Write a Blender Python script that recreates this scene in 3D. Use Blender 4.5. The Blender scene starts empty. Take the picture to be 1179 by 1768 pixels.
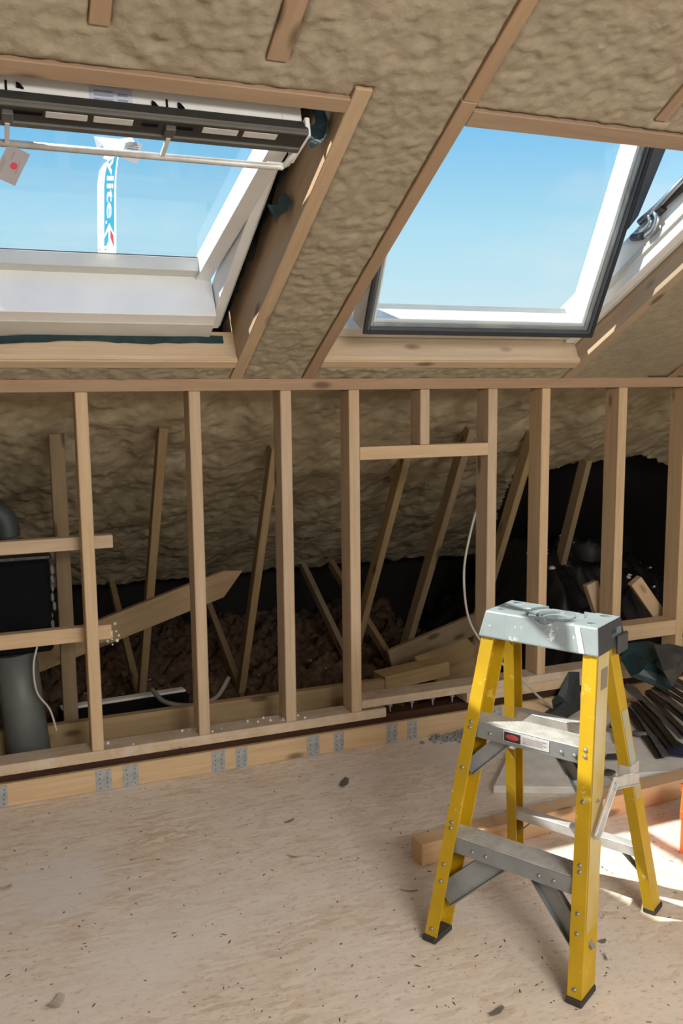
import bpy, bmesh, math, random
from mathutils import Vector, Matrix, noise

random.seed(7)
SC = bpy.context.scene
COL = SC.collection
V = Vector
TAU = math.tau

# ------------------------------------------------------------------ camera, sky, sun, lamps, exposure
W_PX, H_PX, F_PX = 1179, 1768, 1540.64
PITCH, ROLL, YAW, ROOF = (math.radians(a) for a in (7.6008, -0.567, 21.5168, 27.9))
EYE = V((0, 0, 1.45))
FW = V((math.sin(YAW) * math.cos(PITCH), math.cos(YAW) * math.cos(PITCH), -math.sin(PITCH)))
_r = V((math.cos(YAW), -math.sin(YAW), 0))
_u = _r.cross(FW)
RT = _r * math.cos(ROLL) + _u * math.sin(ROLL)
UP = -_r * math.sin(ROLL) + _u * math.cos(ROLL)
cam_data = bpy.data.cameras.new('camera')
cam_data.sensor_fit = 'VERTICAL'
cam_data.sensor_height = 36
cam_data.lens = 36 * F_PX / H_PX
cam_data.clip_start = 0.02
cam = bpy.data.objects.new('camera', cam_data)
COL.objects.link(cam)
cam.matrix_world = Matrix((RT, UP, -FW)).transposed().to_4x4()
cam.matrix_world.translation = EYE
SC.camera = cam

world = bpy.data.worlds.new('sky')
SC.world = world
world.use_nodes = True
wn, wl = world.node_tree.nodes, world.node_tree.links
wn.clear()
w_out = wn.new('ShaderNodeOutputWorld')
w_bg = wn.new('ShaderNodeBackground')
w_tc = wn.new('ShaderNodeTexCoord')
w_sep = wn.new('ShaderNodeSeparateXYZ')
w_ramp = wn.new('ShaderNodeValToRGB')
w_noise = wn.new('ShaderNodeTexNoise')
w_map = wn.new('ShaderNodeMapping')
w_cr = wn.new('ShaderNodeValToRGB')
w_mix = wn.new('ShaderNodeMixRGB')
wl.new(w_tc.outputs['Generated'], w_sep.inputs[0])
wl.new(w_sep.outputs['Z'], w_ramp.inputs[0])
el = w_ramp.color_ramp.elements
el[0].position = 0.0; el[0].color = (0.86, 0.95, 0.97, 1)
el[1].position = 0.62; el[1].color = (0.07, 0.27, 0.66, 1)
for p_, c_ in ((0.07, (0.72, 0.91, 0.97, 1)), (0.17, (0.48, 0.81, 0.975, 1)), (0.30, (0.15, 0.54, 0.94, 1))):
    e_ = el.new(p_); e_.color = c_
wl.new(w_tc.outputs['Generated'], w_map.inputs[0])
w_map.inputs['Scale'].default_value = (2.2, 2.2, 6.0)
wl.new(w_map.outputs[0], w_noise.inputs['Vector'])
w_noise.inputs['Scale'].default_value = 2.6
w_noise.inputs['Detail'].default_value = 5
wl.new(w_noise.outputs[0], w_cr.inputs[0])
w_cr.color_ramp.elements[0].position = 0.50; w_cr.color_ramp.elements[0].color = (0, 0, 0, 1)
w_cr.color_ramp.elements[1].position = 0.74; w_cr.color_ramp.elements[1].color = (0.5, 0.5, 0.5, 1)
wl.new(w_cr.outputs[0], w_mix.inputs[0])
wl.new(w_ramp.outputs[0], w_mix.inputs[1])
w_mix.inputs[2].default_value = (0.85, 0.93, 0.96, 1)
wl.new(w_mix.outputs[0], w_bg.inputs[0])
w_bg.inputs[1].default_value = 1.0
wl.new(w_bg.outputs[0], w_out.inputs[0])

SUN_TO = V((-0.80, 0.44, 1.0)).normalized()
sun_d = bpy.data.lights.new('sun', 'SUN')
sun_d.energy = 9.0
sun_d.angle = math.radians(0.6)
sun_d.color = (1.0, 0.95, 0.86)
sun = bpy.data.objects.new('sun', sun_d)
COL.objects.link(sun)
sun.rotation_euler = SUN_TO.to_track_quat('Z', 'Y').to_euler()


def area(name, loc, to, sx, sy, power, color):
    d = bpy.data.lights.new(name, 'AREA')
    d.shape = 'RECTANGLE'; d.size = sx; d.size_y = sy; d.energy = power; d.color = color
    o = bpy.data.objects.new(name, d)
    COL.objects.link(o)
    o.location = loc
    o.rotation_euler = (V(loc) - V(to)).to_track_quat('Z', 'Y').to_euler()
    return o


# added fill lamps, unseen behind the viewer, that brighten the room
area('rear_fill_light', (0.9, -1.25, 2.32), (0.7, 1.7, 0.0), 1.3, 1.1, 160, (1.0, 0.965, 0.92))
area('rear_fill_light', (2.6, -1.25, 2.32), (2.2, 2.4, 0.2), 1.3, 1.1, 34, (1.0, 0.965, 0.92))
area('low_fill_light', (1.0, -2.75, 1.05), (1.2, 3.0, 1.25), 3.4, 1.5, 34, (1.0, 0.955, 0.89))  # added low fill lamp facing the stud wall

SC.view_settings.view_transform = 'Standard'
SC.view_settings.look = 'None'
SC.view_settings.gamma = 1
SC.view_settings.exposure = 0.0
SC.view_settings.use_curve_mapping = False
SC.cycles.max_bounces = 10
SC.cycles.diffuse_bounces = 6
SC.cycles.transparent_max_bounces = 16
SC.cycles.caustics_reflective = False
SC.cycles.caustics_refractive = False
SC.cycles.sample_clamp_indirect = 6

# ------------------------------------------------------------------ measuring helpers
D = 3.245                                     # distance of the knee wall's face
CA, SA = math.cos(ROOF), math.sin(ROOF)
EX = V((1, 0, 0))
ES = V((0, -CA, SA))                          # up the roof slope
EN = V((0, SA, CA))                           # out through the roof
P0 = V((0, D, 1.505))


def ray(x, y):
    return (FW * F_PX + RT * (x - W_PX / 2) - UP * (y - H_PX / 2)).normalized()


def hit(x, y, n, c):
    d = ray(x, y)
    return EYE + d * ((c - n.dot(EYE)) / n.dot(d))


def at_y(x, y, Y): return hit(x, y, V((0, 1, 0)), Y)
def at_x(x, y, X): return hit(x, y, V((1, 0, 0)), X)
def at_z(x, y, Z): return hit(x, y, V((0, 0, 1)), Z)
def RW(x, s, o): return P0 + EX * x + ES * s + EN * o      # roof coordinates to world


# ------------------------------------------------------------------ materials
def new_mat(name):
    m = bpy.data.materials.new(name)
    m.use_nodes = True
    nt = m.node_tree
    b = nt.nodes['Principled BSDF']
    return m, nt, nt.nodes, nt.links, b


def ramp(n, stops):
    r = n.new('ShaderNodeValToRGB')
    e = r.color_ramp.elements
    e[0].position, e[0].color = stops[0][0], (*stops[0][1], 1)
    e[1].position, e[1].color = stops[-1][0], (*stops[-1][1], 1)
    for p, c in stops[1:-1]:
        q = e.new(p); q.color = (*c, 1)
    return r


def mixrgb(n, l, fac, a, b, mode='MIX'):
    m = n.new('ShaderNodeMixRGB'); m.blend_type = mode
    for k, s in enumerate((fac, a, b)):
        if isinstance(s, (int, float)): m.inputs[k].default_value = s
        elif isinstance(s, tuple): m.inputs[k].default_value = (*s, 1)
        else: l.new(s, m.inputs[k])
    return m.outputs[0]


def noise_tex(n, l, vec, scale, detail=4, rough=0.55, dist=0.0):
    t = n.new('ShaderNodeTexNoise')
    t.inputs['Scale'].default_value = scale
    t.inputs['Detail'].default_value = detail
    t.inputs['Roughness'].default_value = rough
    t.inputs['Distortion'].default_value = dist
    if vec is not None: l.new(vec, t.inputs['Vector'])
    return t.outputs[0]


def mapping(n, l, vec, scale, rot=(0, 0, 0)):
    m = n.new('ShaderNodeMapping')
    m.inputs['Scale'].default_value = scale
    m.inputs['Rotation'].default_value = rot
    l.new(vec, m.inputs[0])
    return m.outputs[0]


def bump(n, l, b, h, strength, dist=0.01):
    q = n.new('ShaderNodeBump')
    q.inputs['Strength'].default_value = strength
    q.inputs['Distance'].default_value = dist
    l.new(h, q.inputs['Height'])
    l.new(q.outputs[0], b.inputs['Normal'])


def plain(name, col, rough=0.6, metal=0.0, var=0.12, scale=9.0, bmp=0.0, col2=None):
    m, nt, n, l, b = new_mat(name)
    tc = n.new('ShaderNodeTexCoord')
    f = noise_tex(n, l, tc.outputs['Object'], scale, 5)
    c2 = col2 or tuple(c * (1 - var * 2) for c in col)
    r = ramp(n, ((0.32, c2), (0.66, col)))
    l.new(f, r.inputs[0])
    l.new(r.outputs[0], b.inputs['Base Color'])
    b.inputs['Roughness'].default_value = rough
    b.inputs['Metallic'].default_value = metal
    if bmp:
        bump(n, l, b, noise_tex(n, l, tc.outputs['Object'], scale * 4, 5), bmp)
    return m


def wood(name, light, dark, knots=True, rough=0.7, dust=0.0, spread=0.16):
    m, nt, n, l, b = new_mat(name)
    tc = n.new('ShaderNodeTexCoord')
    oi = n.new('ShaderNodeObjectInfo')
    add = n.new('ShaderNodeVectorMath'); add.operation = 'ADD'
    sc = n.new('ShaderNodeVectorMath'); sc.operation = 'SCALE'
    comb = n.new('ShaderNodeCombineXYZ')
    for k in range(3): l.new(oi.outputs['Random'], comb.inputs[k])
    l.new(comb.outputs[0], sc.inputs[0]); sc.inputs['Scale'].default_value = 37.0
    l.new(tc.outputs['Object'], add.inputs[0]); l.new(sc.outputs[0], add.inputs[1])
    vec = add.outputs[0]
    g = mapping(n, l, vec, (1.3, 17, 17))
    f = noise_tex(n, l, g, 2.2, 6, 0.6, 0.6)
    r = ramp(n, ((0.28, dark), (0.5, tuple((a + c) / 2 for a, c in zip(light, dark))), (0.72, light)))
    l.new(f, r.inputs[0])
    col = r.outputs[0]
    fine = noise_tex(n, l, mapping(n, l, vec, (3, 90, 90)), 2.0, 3)
    rf = ramp(n, ((0.3, (0.88, 0.88, 0.88)), (0.7, (1, 1, 1))))
    l.new(fine, rf.inputs[0])
    col = mixrgb(n, l, 0.7, col, rf.outputs[0], 'MULTIPLY')
    if knots:
        vo = n.new('ShaderNodeTexVoronoi')
        vo.inputs['Scale'].default_value = 1.0
        l.new(mapping(n, l, vec, (3.4, 9.0, 9.0)), vo.inputs['Vector'])
        rk = ramp(n, ((0.09, (1, 1, 1)), (0.18, (0.0, 0.0, 0.0))))
        l.new(vo.outputs['Distance'], rk.inputs[0])
        col = mixrgb(n, l, rk.outputs[0], col, tuple(c * 0.42 for c in dark))
    hs = n.new('ShaderNodeHueSaturation')
    mr = n.new('ShaderNodeMapRange')
    l.new(oi.outputs['Random'], mr.inputs['Value'])
    mr.inputs['To Min'].default_value = 1 - spread; mr.inputs['To Max'].default_value = 1 + spread
    l.new(mr.outputs[0], hs.inputs['Value'])
    l.new(mr.outputs[0], hs.inputs['Saturation'])
    l.new(col, hs.inputs['Color'])
    col = hs.outputs[0]
    if dust:
        dn = noise_tex(n, l, tc.outputs['Object'], 14, 6, 0.7)
        rd = ramp(n, ((0.42, (0, 0, 0)), (0.62, (dust, dust, dust))))
        l.new(dn, rd.inputs[0])
        col = mixrgb(n, l, rd.outputs[0], col, (0.62, 0.56, 0.48))
    l.new(col, b.inputs['Base Color'])
    b.inputs['Roughness'].default_value = rough
    b.inputs['Specular IOR Level'].default_value = 0.25
    bump(n, l, b, f, 0.12, 0.004)
    return m


def foam_mat(name, light, dark):
    m, nt, n, l, b = new_mat(name)
    tc = n.new('ShaderNodeTexCoord')
    v = tc.outputs['Object']
    f = noise_tex(n, l, v, 3.2, 6, 0.6)
    r = ramp(n, ((0.3, dark), (0.7, light)))
    l.new(f, r.inputs[0])
    f2 = noise_tex(n, l, mapping(n, l, v, (1, 0.8, 1.2)), 26, 5, 0.65)
    r2 = ramp(n, ((0.3, (0.80, 0.79, 0.74)), (0.62, (1, 1, 1))))
    l.new(f2, r2.inputs[0])
    l.new(mixrgb(n, l, 0.8, r.outputs[0], r2.outputs[0], 'MULTIPLY'), b.inputs['Base Color'])
    b.inputs['Roughness'].default_value = 0.85
    b.inputs['Specular IOR Level'].default_value = 0.25
    bump(n, l, b, f2, 0.5, 0.012)
    return m


FLOOR_O = V((-2.4, -2.9, -0.02))


def osb_mat(name):
    m, nt, n, l, b = new_mat(name)
    tc = n.new('ShaderNodeTexCoord')
    v = tc.outputs['Object']
    col = None
    hsum = None
    for k, (rot, sc, seed) in enumerate(((0.15, (15, 62, 1), 0), (0.95, (16, 58, 1), 3.1), (-0.7, (14, 56, 1), 7.7), (0.45, (17, 76, 1), 5.3), (-0.2, (16, 66, 1), 9.1))):
        wob = n.new('ShaderNodeVectorMath'); wob.operation = 'ADD'
        wob.inputs[1].default_value = (seed, seed * 2.3, 0)
        wn_ = n.new('ShaderNodeVectorMath'); wn_.operation = 'MULTIPLY_ADD'; wn_.inputs[1].default_value = (.03, .03, 0)
        nt_ = n.new('ShaderNodeTexNoise'); nt_.inputs['Scale'].default_value = 9.0; l.new(v, nt_.inputs['Vector'])
        l.new(nt_.outputs['Color'], wn_.inputs[0]); l.new(v, wn_.inputs[2])
        l.new(wn_.outputs[0], wob.inputs[0])
        vo = n.new('ShaderNodeTexVoronoi')
        vo.voronoi_dimensions = '2D'
        vo.inputs['Scale'].default_value = 1.0
        vo.inputs['Randomness'].default_value = 1.0
        l.new(mapping(n, l, wob.outputs[0], sc, (0, 0, rot)), vo.inputs['Vector'])
        s = n.new('ShaderNodeSeparateColor')
        l.new(vo.outputs['Color'], s.inputs[0])
        r = ramp(n, ((0.0, (0.50, 0.37, 0.24)), (0.25, (0.62, 0.49, 0.35)), (0.7, (0.69, 0.575, 0.44)), (1.0, (0.77, 0.68, 0.56))))
        l.new(s.outputs[0], r.inputs[0])
        if col is None:
            col = r.outputs[0]; hsum = s.outputs[1]
        else:
            mk = n.new('ShaderNodeMath'); mk.operation = 'GREATER_THAN'
            l.new(s.outputs[2], mk.inputs[0]); mk.inputs[1].default_value = 0.55
            col = mixrgb(n, l, mk.outputs[0], col, r.outputs[0])
            hsum = mixrgb(n, l, mk.outputs[0], hsum, s.outputs[1])
    # dark slivers
    vo = n.new('ShaderNodeTexVoronoi'); vo.voronoi_dimensions = '2D'
    vo.inputs['Scale'].default_value = 1.0
    l.new(mapping(n, l, v, (20, 70, 1), (0, 0, 0.5)), vo.inputs['Vector'])
    rk = ramp(n, ((0.07, (0.75, 0.75, 0.75)), (0.13, (0, 0, 0))))
    l.new(vo.outputs['Distance'], rk.inputs[0])
    gate = noise_tex(n, l, v, 4.0, 3)
    rg = ramp(n, ((0.48, (0, 0, 0)), (0.6, (1, 1, 1))))
    l.new(gate, rg.inputs[0])
    fac = mixrgb(n, l, 1.0, rk.outputs[0], rg.outputs[0], 'MULTIPLY')
    col = mixrgb(n, l, fac, col, (0.17, 0.115, 0.075))
    # trodden dust and plaster
    d = noise_tex(n, l, v, 1.5, 7, 0.62, 0.5)
    rd = ramp(n, ((0.34, (0.18, 0.18, 0.18)), (0.62, (0.85, 0.85, 0.85))))
    l.new(d, rd.inputs[0])
    col = mixrgb(n, l, rd.outputs[0], col, (0.78, 0.70, 0.62))
    d2 = noise_tex(n, l, v, 5.0, 7, 0.7)
    rd2 = ramp(n, ((0.60, (0, 0, 0)), (0.78, (0.5, 0.5, 0.5))))
    l.new(d2, rd2.inputs[0])
    col = mixrgb(n, l, rd2.outputs[0], col, (0.76, 0.71, 0.65))
    sp = noise_tex(n, l, mapping(n, l, v, (1, 1.8, 1), (0, 0, 0.5)), 42, 5, 0.7)
    rs = ramp(n, ((0.30, (0.62, 0.53, 0.43)), (0.44, (1, 1, 1)), (0.75, (1.06, 1.06, 1.06))))
    l.new(sp, rs.inputs[0])
    col = mixrgb(n, l, 0.75, col, rs.outputs[0], 'MULTIPLY')
    for (q, rad, amt, c_) in ((at_z(95, 1530, 0), .26, .75, (0.72, 0.70, 0.68)), (at_z(790, 1300, 0), .20, .8, (0.66, 0.62, 0.57)), (V((2.5, 2.95, 0)), .75, .9, (0.72, 0.69, 0.65)), (at_z(300, 1600, 0), .35, .4, (0.78, 0.73, 0.68))):
        ds = n.new('ShaderNodeVectorMath'); ds.operation = 'DISTANCE'
        l.new(v, ds.inputs[0]); ds.inputs[1].default_value = q - FLOOR_O
        mz = n.new('ShaderNodeMath'); mz.operation = 'MULTIPLY_ADD'
        l.new(noise_tex(n, l, v, 7, 6, 0.7), mz.inputs[0]); mz.inputs[1].default_value = -rad * 1.6; 
        ad = n.new('ShaderNodeMath'); ad.operation = 'ADD'; ad.inputs[1].default_value = rad * .8
        l.new(ds.outputs['Value'], mz.inputs[2]); l.new(mz.outputs[0], ad.inputs[0])
        rr = ramp(n, ((rad * .35, (amt, amt, amt)), (min(.99, rad), (0, 0, 0))))
        l.new(ad.outputs[0], rr.inputs[0])
        col = mixrgb(n, l, rr.outputs[0], col, c_)
    l.new(col, b.inputs['Base Color'])
    b.inputs['Roughness'].default_value = 0.75
    b.inputs['Specular IOR Level'].default_value = 0.3
    bump(n, l, b, hsum, 0.16, 0.004)
    return m


def glass_mat(name, tint=(0.93, 0.97, 0.98)):
    m = bpy.data.materials.new(name); m.use_nodes = True
    nt = m.node_tree; n, l = nt.nodes, nt.links; n.clear()
    o = n.new('ShaderNodeOutputMaterial')
    mx = n.new('ShaderNodeMixShader')
    lw = n.new('ShaderNodeLayerWeight'); lw.inputs[0].default_value = 0.5
    pw = n.new('ShaderNodeMath'); pw.operation = 'POWER'; pw.inputs[1].default_value = 5.0
    fr = n.new('ShaderNodeMath'); fr.operation = 'MULTIPLY_ADD'; fr.inputs[1].default_value = 0.5; fr.inputs[2].default_value = 0.03
    l.new(lw.outputs['Facing'], pw.inputs[0]); l.new(pw.outputs[0], fr.inputs[0])
    t = n.new('ShaderNodeBsdfTransparent'); t.inputs[0].default_value = (*tint, 1)
    g = n.new('ShaderNodeBsdfGlossy'); g.inputs['Roughness'].default_value = 0.02
    l.new(fr.outputs[0], mx.inputs[0]); l.new(t.outputs[0], mx.inputs[1]); l.new(g.outputs[0], mx.inputs[2])
    l.new(mx.outputs[0], o.inputs[0])
    return m


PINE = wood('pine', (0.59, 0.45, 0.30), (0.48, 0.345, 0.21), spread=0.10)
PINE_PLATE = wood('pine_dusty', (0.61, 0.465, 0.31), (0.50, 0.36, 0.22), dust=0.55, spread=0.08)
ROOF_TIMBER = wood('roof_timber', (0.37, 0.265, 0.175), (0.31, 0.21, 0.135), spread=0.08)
LIT_TRIM_TIMBER = wood('lit_trimmer_timber', (0.48, 0.365, 0.245), (0.41, 0.295, 0.19), spread=0.06)  # paler copy of the roof timber: window light on the reveals put into colour
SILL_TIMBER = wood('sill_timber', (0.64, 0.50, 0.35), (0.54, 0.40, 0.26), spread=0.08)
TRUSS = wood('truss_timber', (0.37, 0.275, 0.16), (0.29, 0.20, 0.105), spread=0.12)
ORANGE_PINE = wood('floor_timber', (0.72, 0.49, 0.28), (0.62, 0.385, 0.20), spread=0.05)
BROWN = wood('dark_packing', (0.06, 0.030, 0.018), (0.032, 0.016, 0.010), knots=False)
FOAM = foam_mat('sprayed_foam', (0.365, 0.315, 0.228), (0.305, 0.26, 0.183))
FOAM_EAVES = foam_mat('eaves_foam', (0.54, 0.455, 0.31), (0.40, 0.335, 0.215))
OSB = osb_mat('strand_board')
PLASTER = plain('plaster', (0.62, 0.57, 0.50), 0.9)
GALV = plain('galvanised', (0.42, 0.45, 0.46), 0.5, 0.35, 0.15, 40)
GALV_D = plain('galvanised_nail', (0.27, 0.28, 0.28), 0.5, 0.3)
ALU = plain('aluminium', (0.30, 0.325, 0.335), 0.42, 0.45, 0.10, 14)
ALU_DUSTY = plain('aluminium_dusty', (0.62, 0.61, 0.58), 0.5, 0.35, 0.12, 24)
WHITE_PVC = plain('white_frame', (0.80, 0.81, 0.80), 0.35, 0, 0.03)
GREY_PVC = plain('pale_frame', (0.60, 0.60, 0.55), 0.45, 0, 0.05)
DARK_BAR = plain('anodised_bar', (0.055, 0.055, 0.05), 0.45, 0.3, 0.10)
MID_BAR = plain('anodised_edge', (0.14, 0.14, 0.13), 0.4, 0.3, 0.10)
SLOT = plain('slot_white', (0.70, 0.71, 0.70), 0.5)
CLAD = plain('grey_cladding', (0.075, 0.09, 0.11), 0.45, 0.2, 0.08)
GASKET = plain('rubber_gasket', (0.02, 0.022, 0.024), 0.6)
SPACER = plain('spacer_bar', (0.36, 0.37, 0.36), 0.5, 0.3)
CHROME = plain('steel_hinge', (0.55, 0.60, 0.63), 0.25, 0.9, 0.08)
GLASS = glass_mat('window_glass', (0.95, 0.975, 0.98))
MEMBRANE = plain('green_membrane', (0.012, 0.045, 0.05), 0.6, 0, 0.2, 30, 0.3)
MEMBRANE_DARK = plain('dark_membrane', (0.012, 0.012, 0.011), 0.8)
BLACK_PLASTIC = plain('black_plastic', (0.014, 0.014, 0.015), 0.32, 0, 0.2, 20, 0.2)
BLACK_MATT = plain('black_matt', (0.006, 0.0065, 0.008), 0.95)
BLACK_MATT.node_tree.nodes['Principled BSDF'].inputs['Specular IOR Level'].default_value = 0.1
GREY_PIPE = plain('grey_pipe', (0.12, 0.13, 0.125), 0.5)
DARK_HOSE = plain('dark_hose', (0.035, 0.045, 0.045), 0.6)
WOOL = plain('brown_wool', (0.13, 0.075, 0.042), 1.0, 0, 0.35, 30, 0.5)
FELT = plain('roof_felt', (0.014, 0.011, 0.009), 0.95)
CABLE_W = plain('pale_cable', (0.52, 0.49, 0.43), 0.5)
CABLE_G = plain('grey_cable', (0.22, 0.21, 0.19), 0.5)
TEAL = plain('teal_sheet', (0.008, 0.036, 0.044), 0.45, 0, 0.2, 12)
GREY_SHEET = plain('grey_sheet', (0.07, 0.07, 0.064), 0.6, 0, 0.2, 12)
BOARD = plain('pale_board', (0.76, 0.74, 0.69), 0.85, 0, 0.10, 12, 0.1)
BOARD_EDGE = plain('board_edge', (0.36, 0.31, 0.25), 0.9, 0, 0.15, 30, 0.3)
ORANGE = plain('orange_plastic', (0.80, 0.17, 0.03), 0.4, 0, 0.06)
DUST = plain('pale_rubble', (0.58, 0.56, 0.53), 0.95, 0, 0.1, 30)
GREY_RUBBLE = plain('grey_rubble', (0.30, 0.31, 0.31), 0.95, 0, 0.2, 30)
WHITE_BIT = plain('white_foam_bit', (0.75, 0.73, 0.66), 0.9)
CHIP = plain('wood_chip', (0.55, 0.46, 0.36), 0.9)
CHIP_G = plain('grey_flake', (0.30, 0.28, 0.25), 0.9)
PALE_CHIP = plain('pale_chip', (0.74, 0.68, 0.60), 0.9)
CARD = plain('tag_card', (0.50, 0.46, 0.46), 0.7, 0, 0.04)
CARD_INK = plain('tag_ink', (0.30, 0.27, 0.28), 0.7)
RED = plain('red_ink', (0.55, 0.03, 0.05), 0.6)
STICK_W = plain('sticker_white', (0.86, 0.88, 0.88), 0.5, 0, 0.02)


def translucent(m, col, k):
    n, l = m.node_tree.nodes, m.node_tree.links
    t = n.new('ShaderNodeBsdfTranslucent'); t.inputs[0].default_value = (*col, 1)
    x = n.new('ShaderNodeMixShader'); x.inputs[0].default_value = k
    l.new(n['Principled BSDF'].outputs[0], x.inputs[1]); l.new(t.outputs[0], x.inputs[2])
    l.new(x.outputs[0], n['Material Output'].inputs[0])


translucent(CARD, (0.62, 0.58, 0.58), 0.4)
translucent(STICK_W, (0.85, 0.87, 0.87), 0.5)
RED_FILM = plain('red_film', (0.55, 0.03, 0.05), 0.6)
translucent(RED_FILM, (0.7, 0.10, 0.10), 0.5)
STICK_B = plain('sticker_blue', (0.03, 0.30, 0.50), 0.5, 0, 0.10, 7, 0, (0.10, 0.36, 0.40))
translucent(STICK_B, (0.06, 0.42, 0.62), 0.5)
LABEL_BLUE = plain('frame_label', (0.55, 0.60, 0.72), 0.5, 0, 0.03)
LABEL_INK = plain('label_ink', (0.33, 0.38, 0.50), 0.5)
BLACK_INK = plain('black_ink', (0.02, 0.02, 0.022), 0.6)
RUBBER = plain('rubber_foot', (0.035, 0.033, 0.03), 0.7)


def paint_mat(name, base, spat):
    m, nt, n, l, b = new_mat(name)
    tc = n.new('ShaderNodeTexCoord')
    v = tc.outputs['Object']
    f = noise_tex(n, l, v, 9, 5)
    r = ramp(n, ((0.3, tuple(c * 0.8 for c in base)), (0.7, base)))
    l.new(f, r.inputs[0])
    f2 = noise_tex(n, l, v, 30, 6, 0.7)
    r2 = ramp(n, ((0.60, (0, 0, 0)), (0.64, (0.9, 0.9, 0.9))))
    l.new(f2, r2.inputs[0])
    g = noise_tex(n, l, v, 6, 2)
    rg = ramp(n, ((0.44, (0, 0, 0)), (0.54, (1, 1, 1))))
    l.new(g, rg.inputs[0])
    fac = mixrgb(n, l, 1.0, r2.outputs[0], rg.outputs[0], 'MULTIPLY')
    l.new(mixrgb(n, l, fac, r.outputs[0], spat), b.inputs['Base Color'])
    b.inputs['Roughness'].default_value = 0.5
    return m


YELLOW = paint_mat('yellow_fibreglass', (0.50, 0.315, 0.005), (0.62, 0.46, 0.10))
CAP = paint_mat('grey_cap_paint', (0.27, 0.325, 0.34), (0.66, 0.72, 0.72))
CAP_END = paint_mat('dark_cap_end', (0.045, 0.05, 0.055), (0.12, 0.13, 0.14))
RAIL_REFLECTION = plain('rail_reflection', (0.50, 0.43, 0.26), 0.45, 0.0, 0.12, 5, 0, (0.44, 0.31, 0.05))  # cream reflection on the yellow rail, put into the colour
RAIL_REFLECTION_G = plain('grey_rail_reflection', (0.30, 0.34, 0.33), 0.45, 0.0, 0.2, 7, 0, (0.42, 0.30, 0.05))  # grey reflection on the rear rail, put into the colour


# ------------------------------------------------------------------ object helpers
def set_props(o, label=None, cat=None, group=None, kind=None):
    if label: o['label'] = label
    if cat: o['category'] = cat
    if group: o['group'] = group
    if kind: o['kind'] = kind
    return o


WORLD = {}


def put(o, parent):
    """parent an object whose matrix_basis is its world matrix"""
    w = o.matrix_basis.copy()
    if parent is not None:
        o.parent = parent
        o.matrix_parent_inverse = WORLD[parent.name].inverted()
    WORLD[o.name] = w
    return o


def empty(name, loc, label=None, cat=None, group=None, kind=None, parent=None):
    o = bpy.data.objects.new(name, None)
    o.empty_display_size = 0.1
    COL.objects.link(o)
    o.location = loc
    o.matrix_basis = Matrix.Translation(V(loc))
    put(o, parent)
    return set_props(o, label, cat, group, kind)


def mesh_obj(name, bm, mats, parent=None, mw=None, smooth=False, label=None, cat=None, group=None, kind=None):
    me = bpy.data.meshes.new(name)
    bmesh.ops.recalc_face_normals(bm, faces=bm.faces[:])
    bm.to_mesh(me); bm.free()
    for m in (mats if isinstance(mats, (list, tuple)) else [mats]):
        me.materials.append(m)
    if smooth:
        for p in me.polygons: p.use_smooth = True
    o = bpy.data.objects.new(name, me)
    COL.objects.link(o)
    if mw is not None: o.matrix_basis = mw
    put(o, parent)
    return set_props(o, label, cat, group, kind)


def frame(x, y, z, loc):
    m = Matrix((x, y, z)).transposed().to_4x4()
    m.translation = loc
    return m


def bm_box(bm, lo, hi, mw=None, mat=0):
    vs = []
    for k in range(8):
        p = V((hi[0] if k & 1 else lo[0], hi[1] if k & 2 else lo[1], hi[2] if k & 4 else lo[2]))
        vs.append(bm.verts.new(mw @ p if mw else p))
    for f in ((0, 1, 3, 2), (4, 6, 7, 5), (0, 4, 5, 1), (2, 3, 7, 6), (0, 2, 6, 4), (1, 5, 7, 3)):
        q = bm.faces.new([vs[i] for i in f]); q.material_index = mat
    return vs


def bevel_all(bm, w, seg=1):
    if w > 0:
        bmesh.ops.bevel(bm, geom=bm.edges[:], offset=w, segments=seg, affect='EDGES', profile=0.5)


def beam(name, a, b, w, h, mat, parent=None, up=(0, 0, 1), ay=0.0, az=0.0, bev=0.003, **kw):
    """timber from a to b: w across, h along up; ay/az shift the section by that share of its size"""
    a, b = V(a), V(b)
    x = (b - a); L = x.length; x.normalize()
    y = V(up).cross(x).normalized(); z = x.cross(y)
    bm = bmesh.new()
    bm_box(bm, (0, (ay - .5) * w, (az - .5) * h), (L, (ay + .5) * w, (az + .5) * h))
    bevel_all(bm, bev)
    return mesh_obj(name, bm, mat, parent, frame(x, y, z, a), **kw)


def obox(name, lo, hi, mat, parent=None, basis=None, bev=0.002, **kw):
    """box given in a basis (origin, ex, ey, ez); local X follows the longest side so that grain runs along it"""
    o, e = (V((0, 0, 0)), (V((1, 0, 0)), V((0, 1, 0)), V((0, 0, 1)))) if basis is None else (basis[0], basis[1:])
    size = [hi[k] - lo[k] for k in range(3)]
    k = max(range(3), key=lambda i: size[i])
    order = (k, (k + 1) % 3, (k + 2) % 3)
    loc = o + e[0] * lo[0] + e[1] * lo[1] + e[2] * lo[2]
    bm = bmesh.new()
    bm_box(bm, (0, 0, 0), [size[i] for i in order])
    bevel_all(bm, min(bev, min(size) * 0.3))
    return mesh_obj(name, bm, mat, parent, frame(e[order[0]], e[order[1]], e[order[2]], loc), **kw)


ROOFB = (P0, EX, ES, EN)


def rbox(name, x0, x1, s0, s1, o0, o1, mat, parent, **kw):
    return obox(name, (x0, s0, o0), (x1, s1, o1), mat, parent, ROOFB, **kw)


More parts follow.
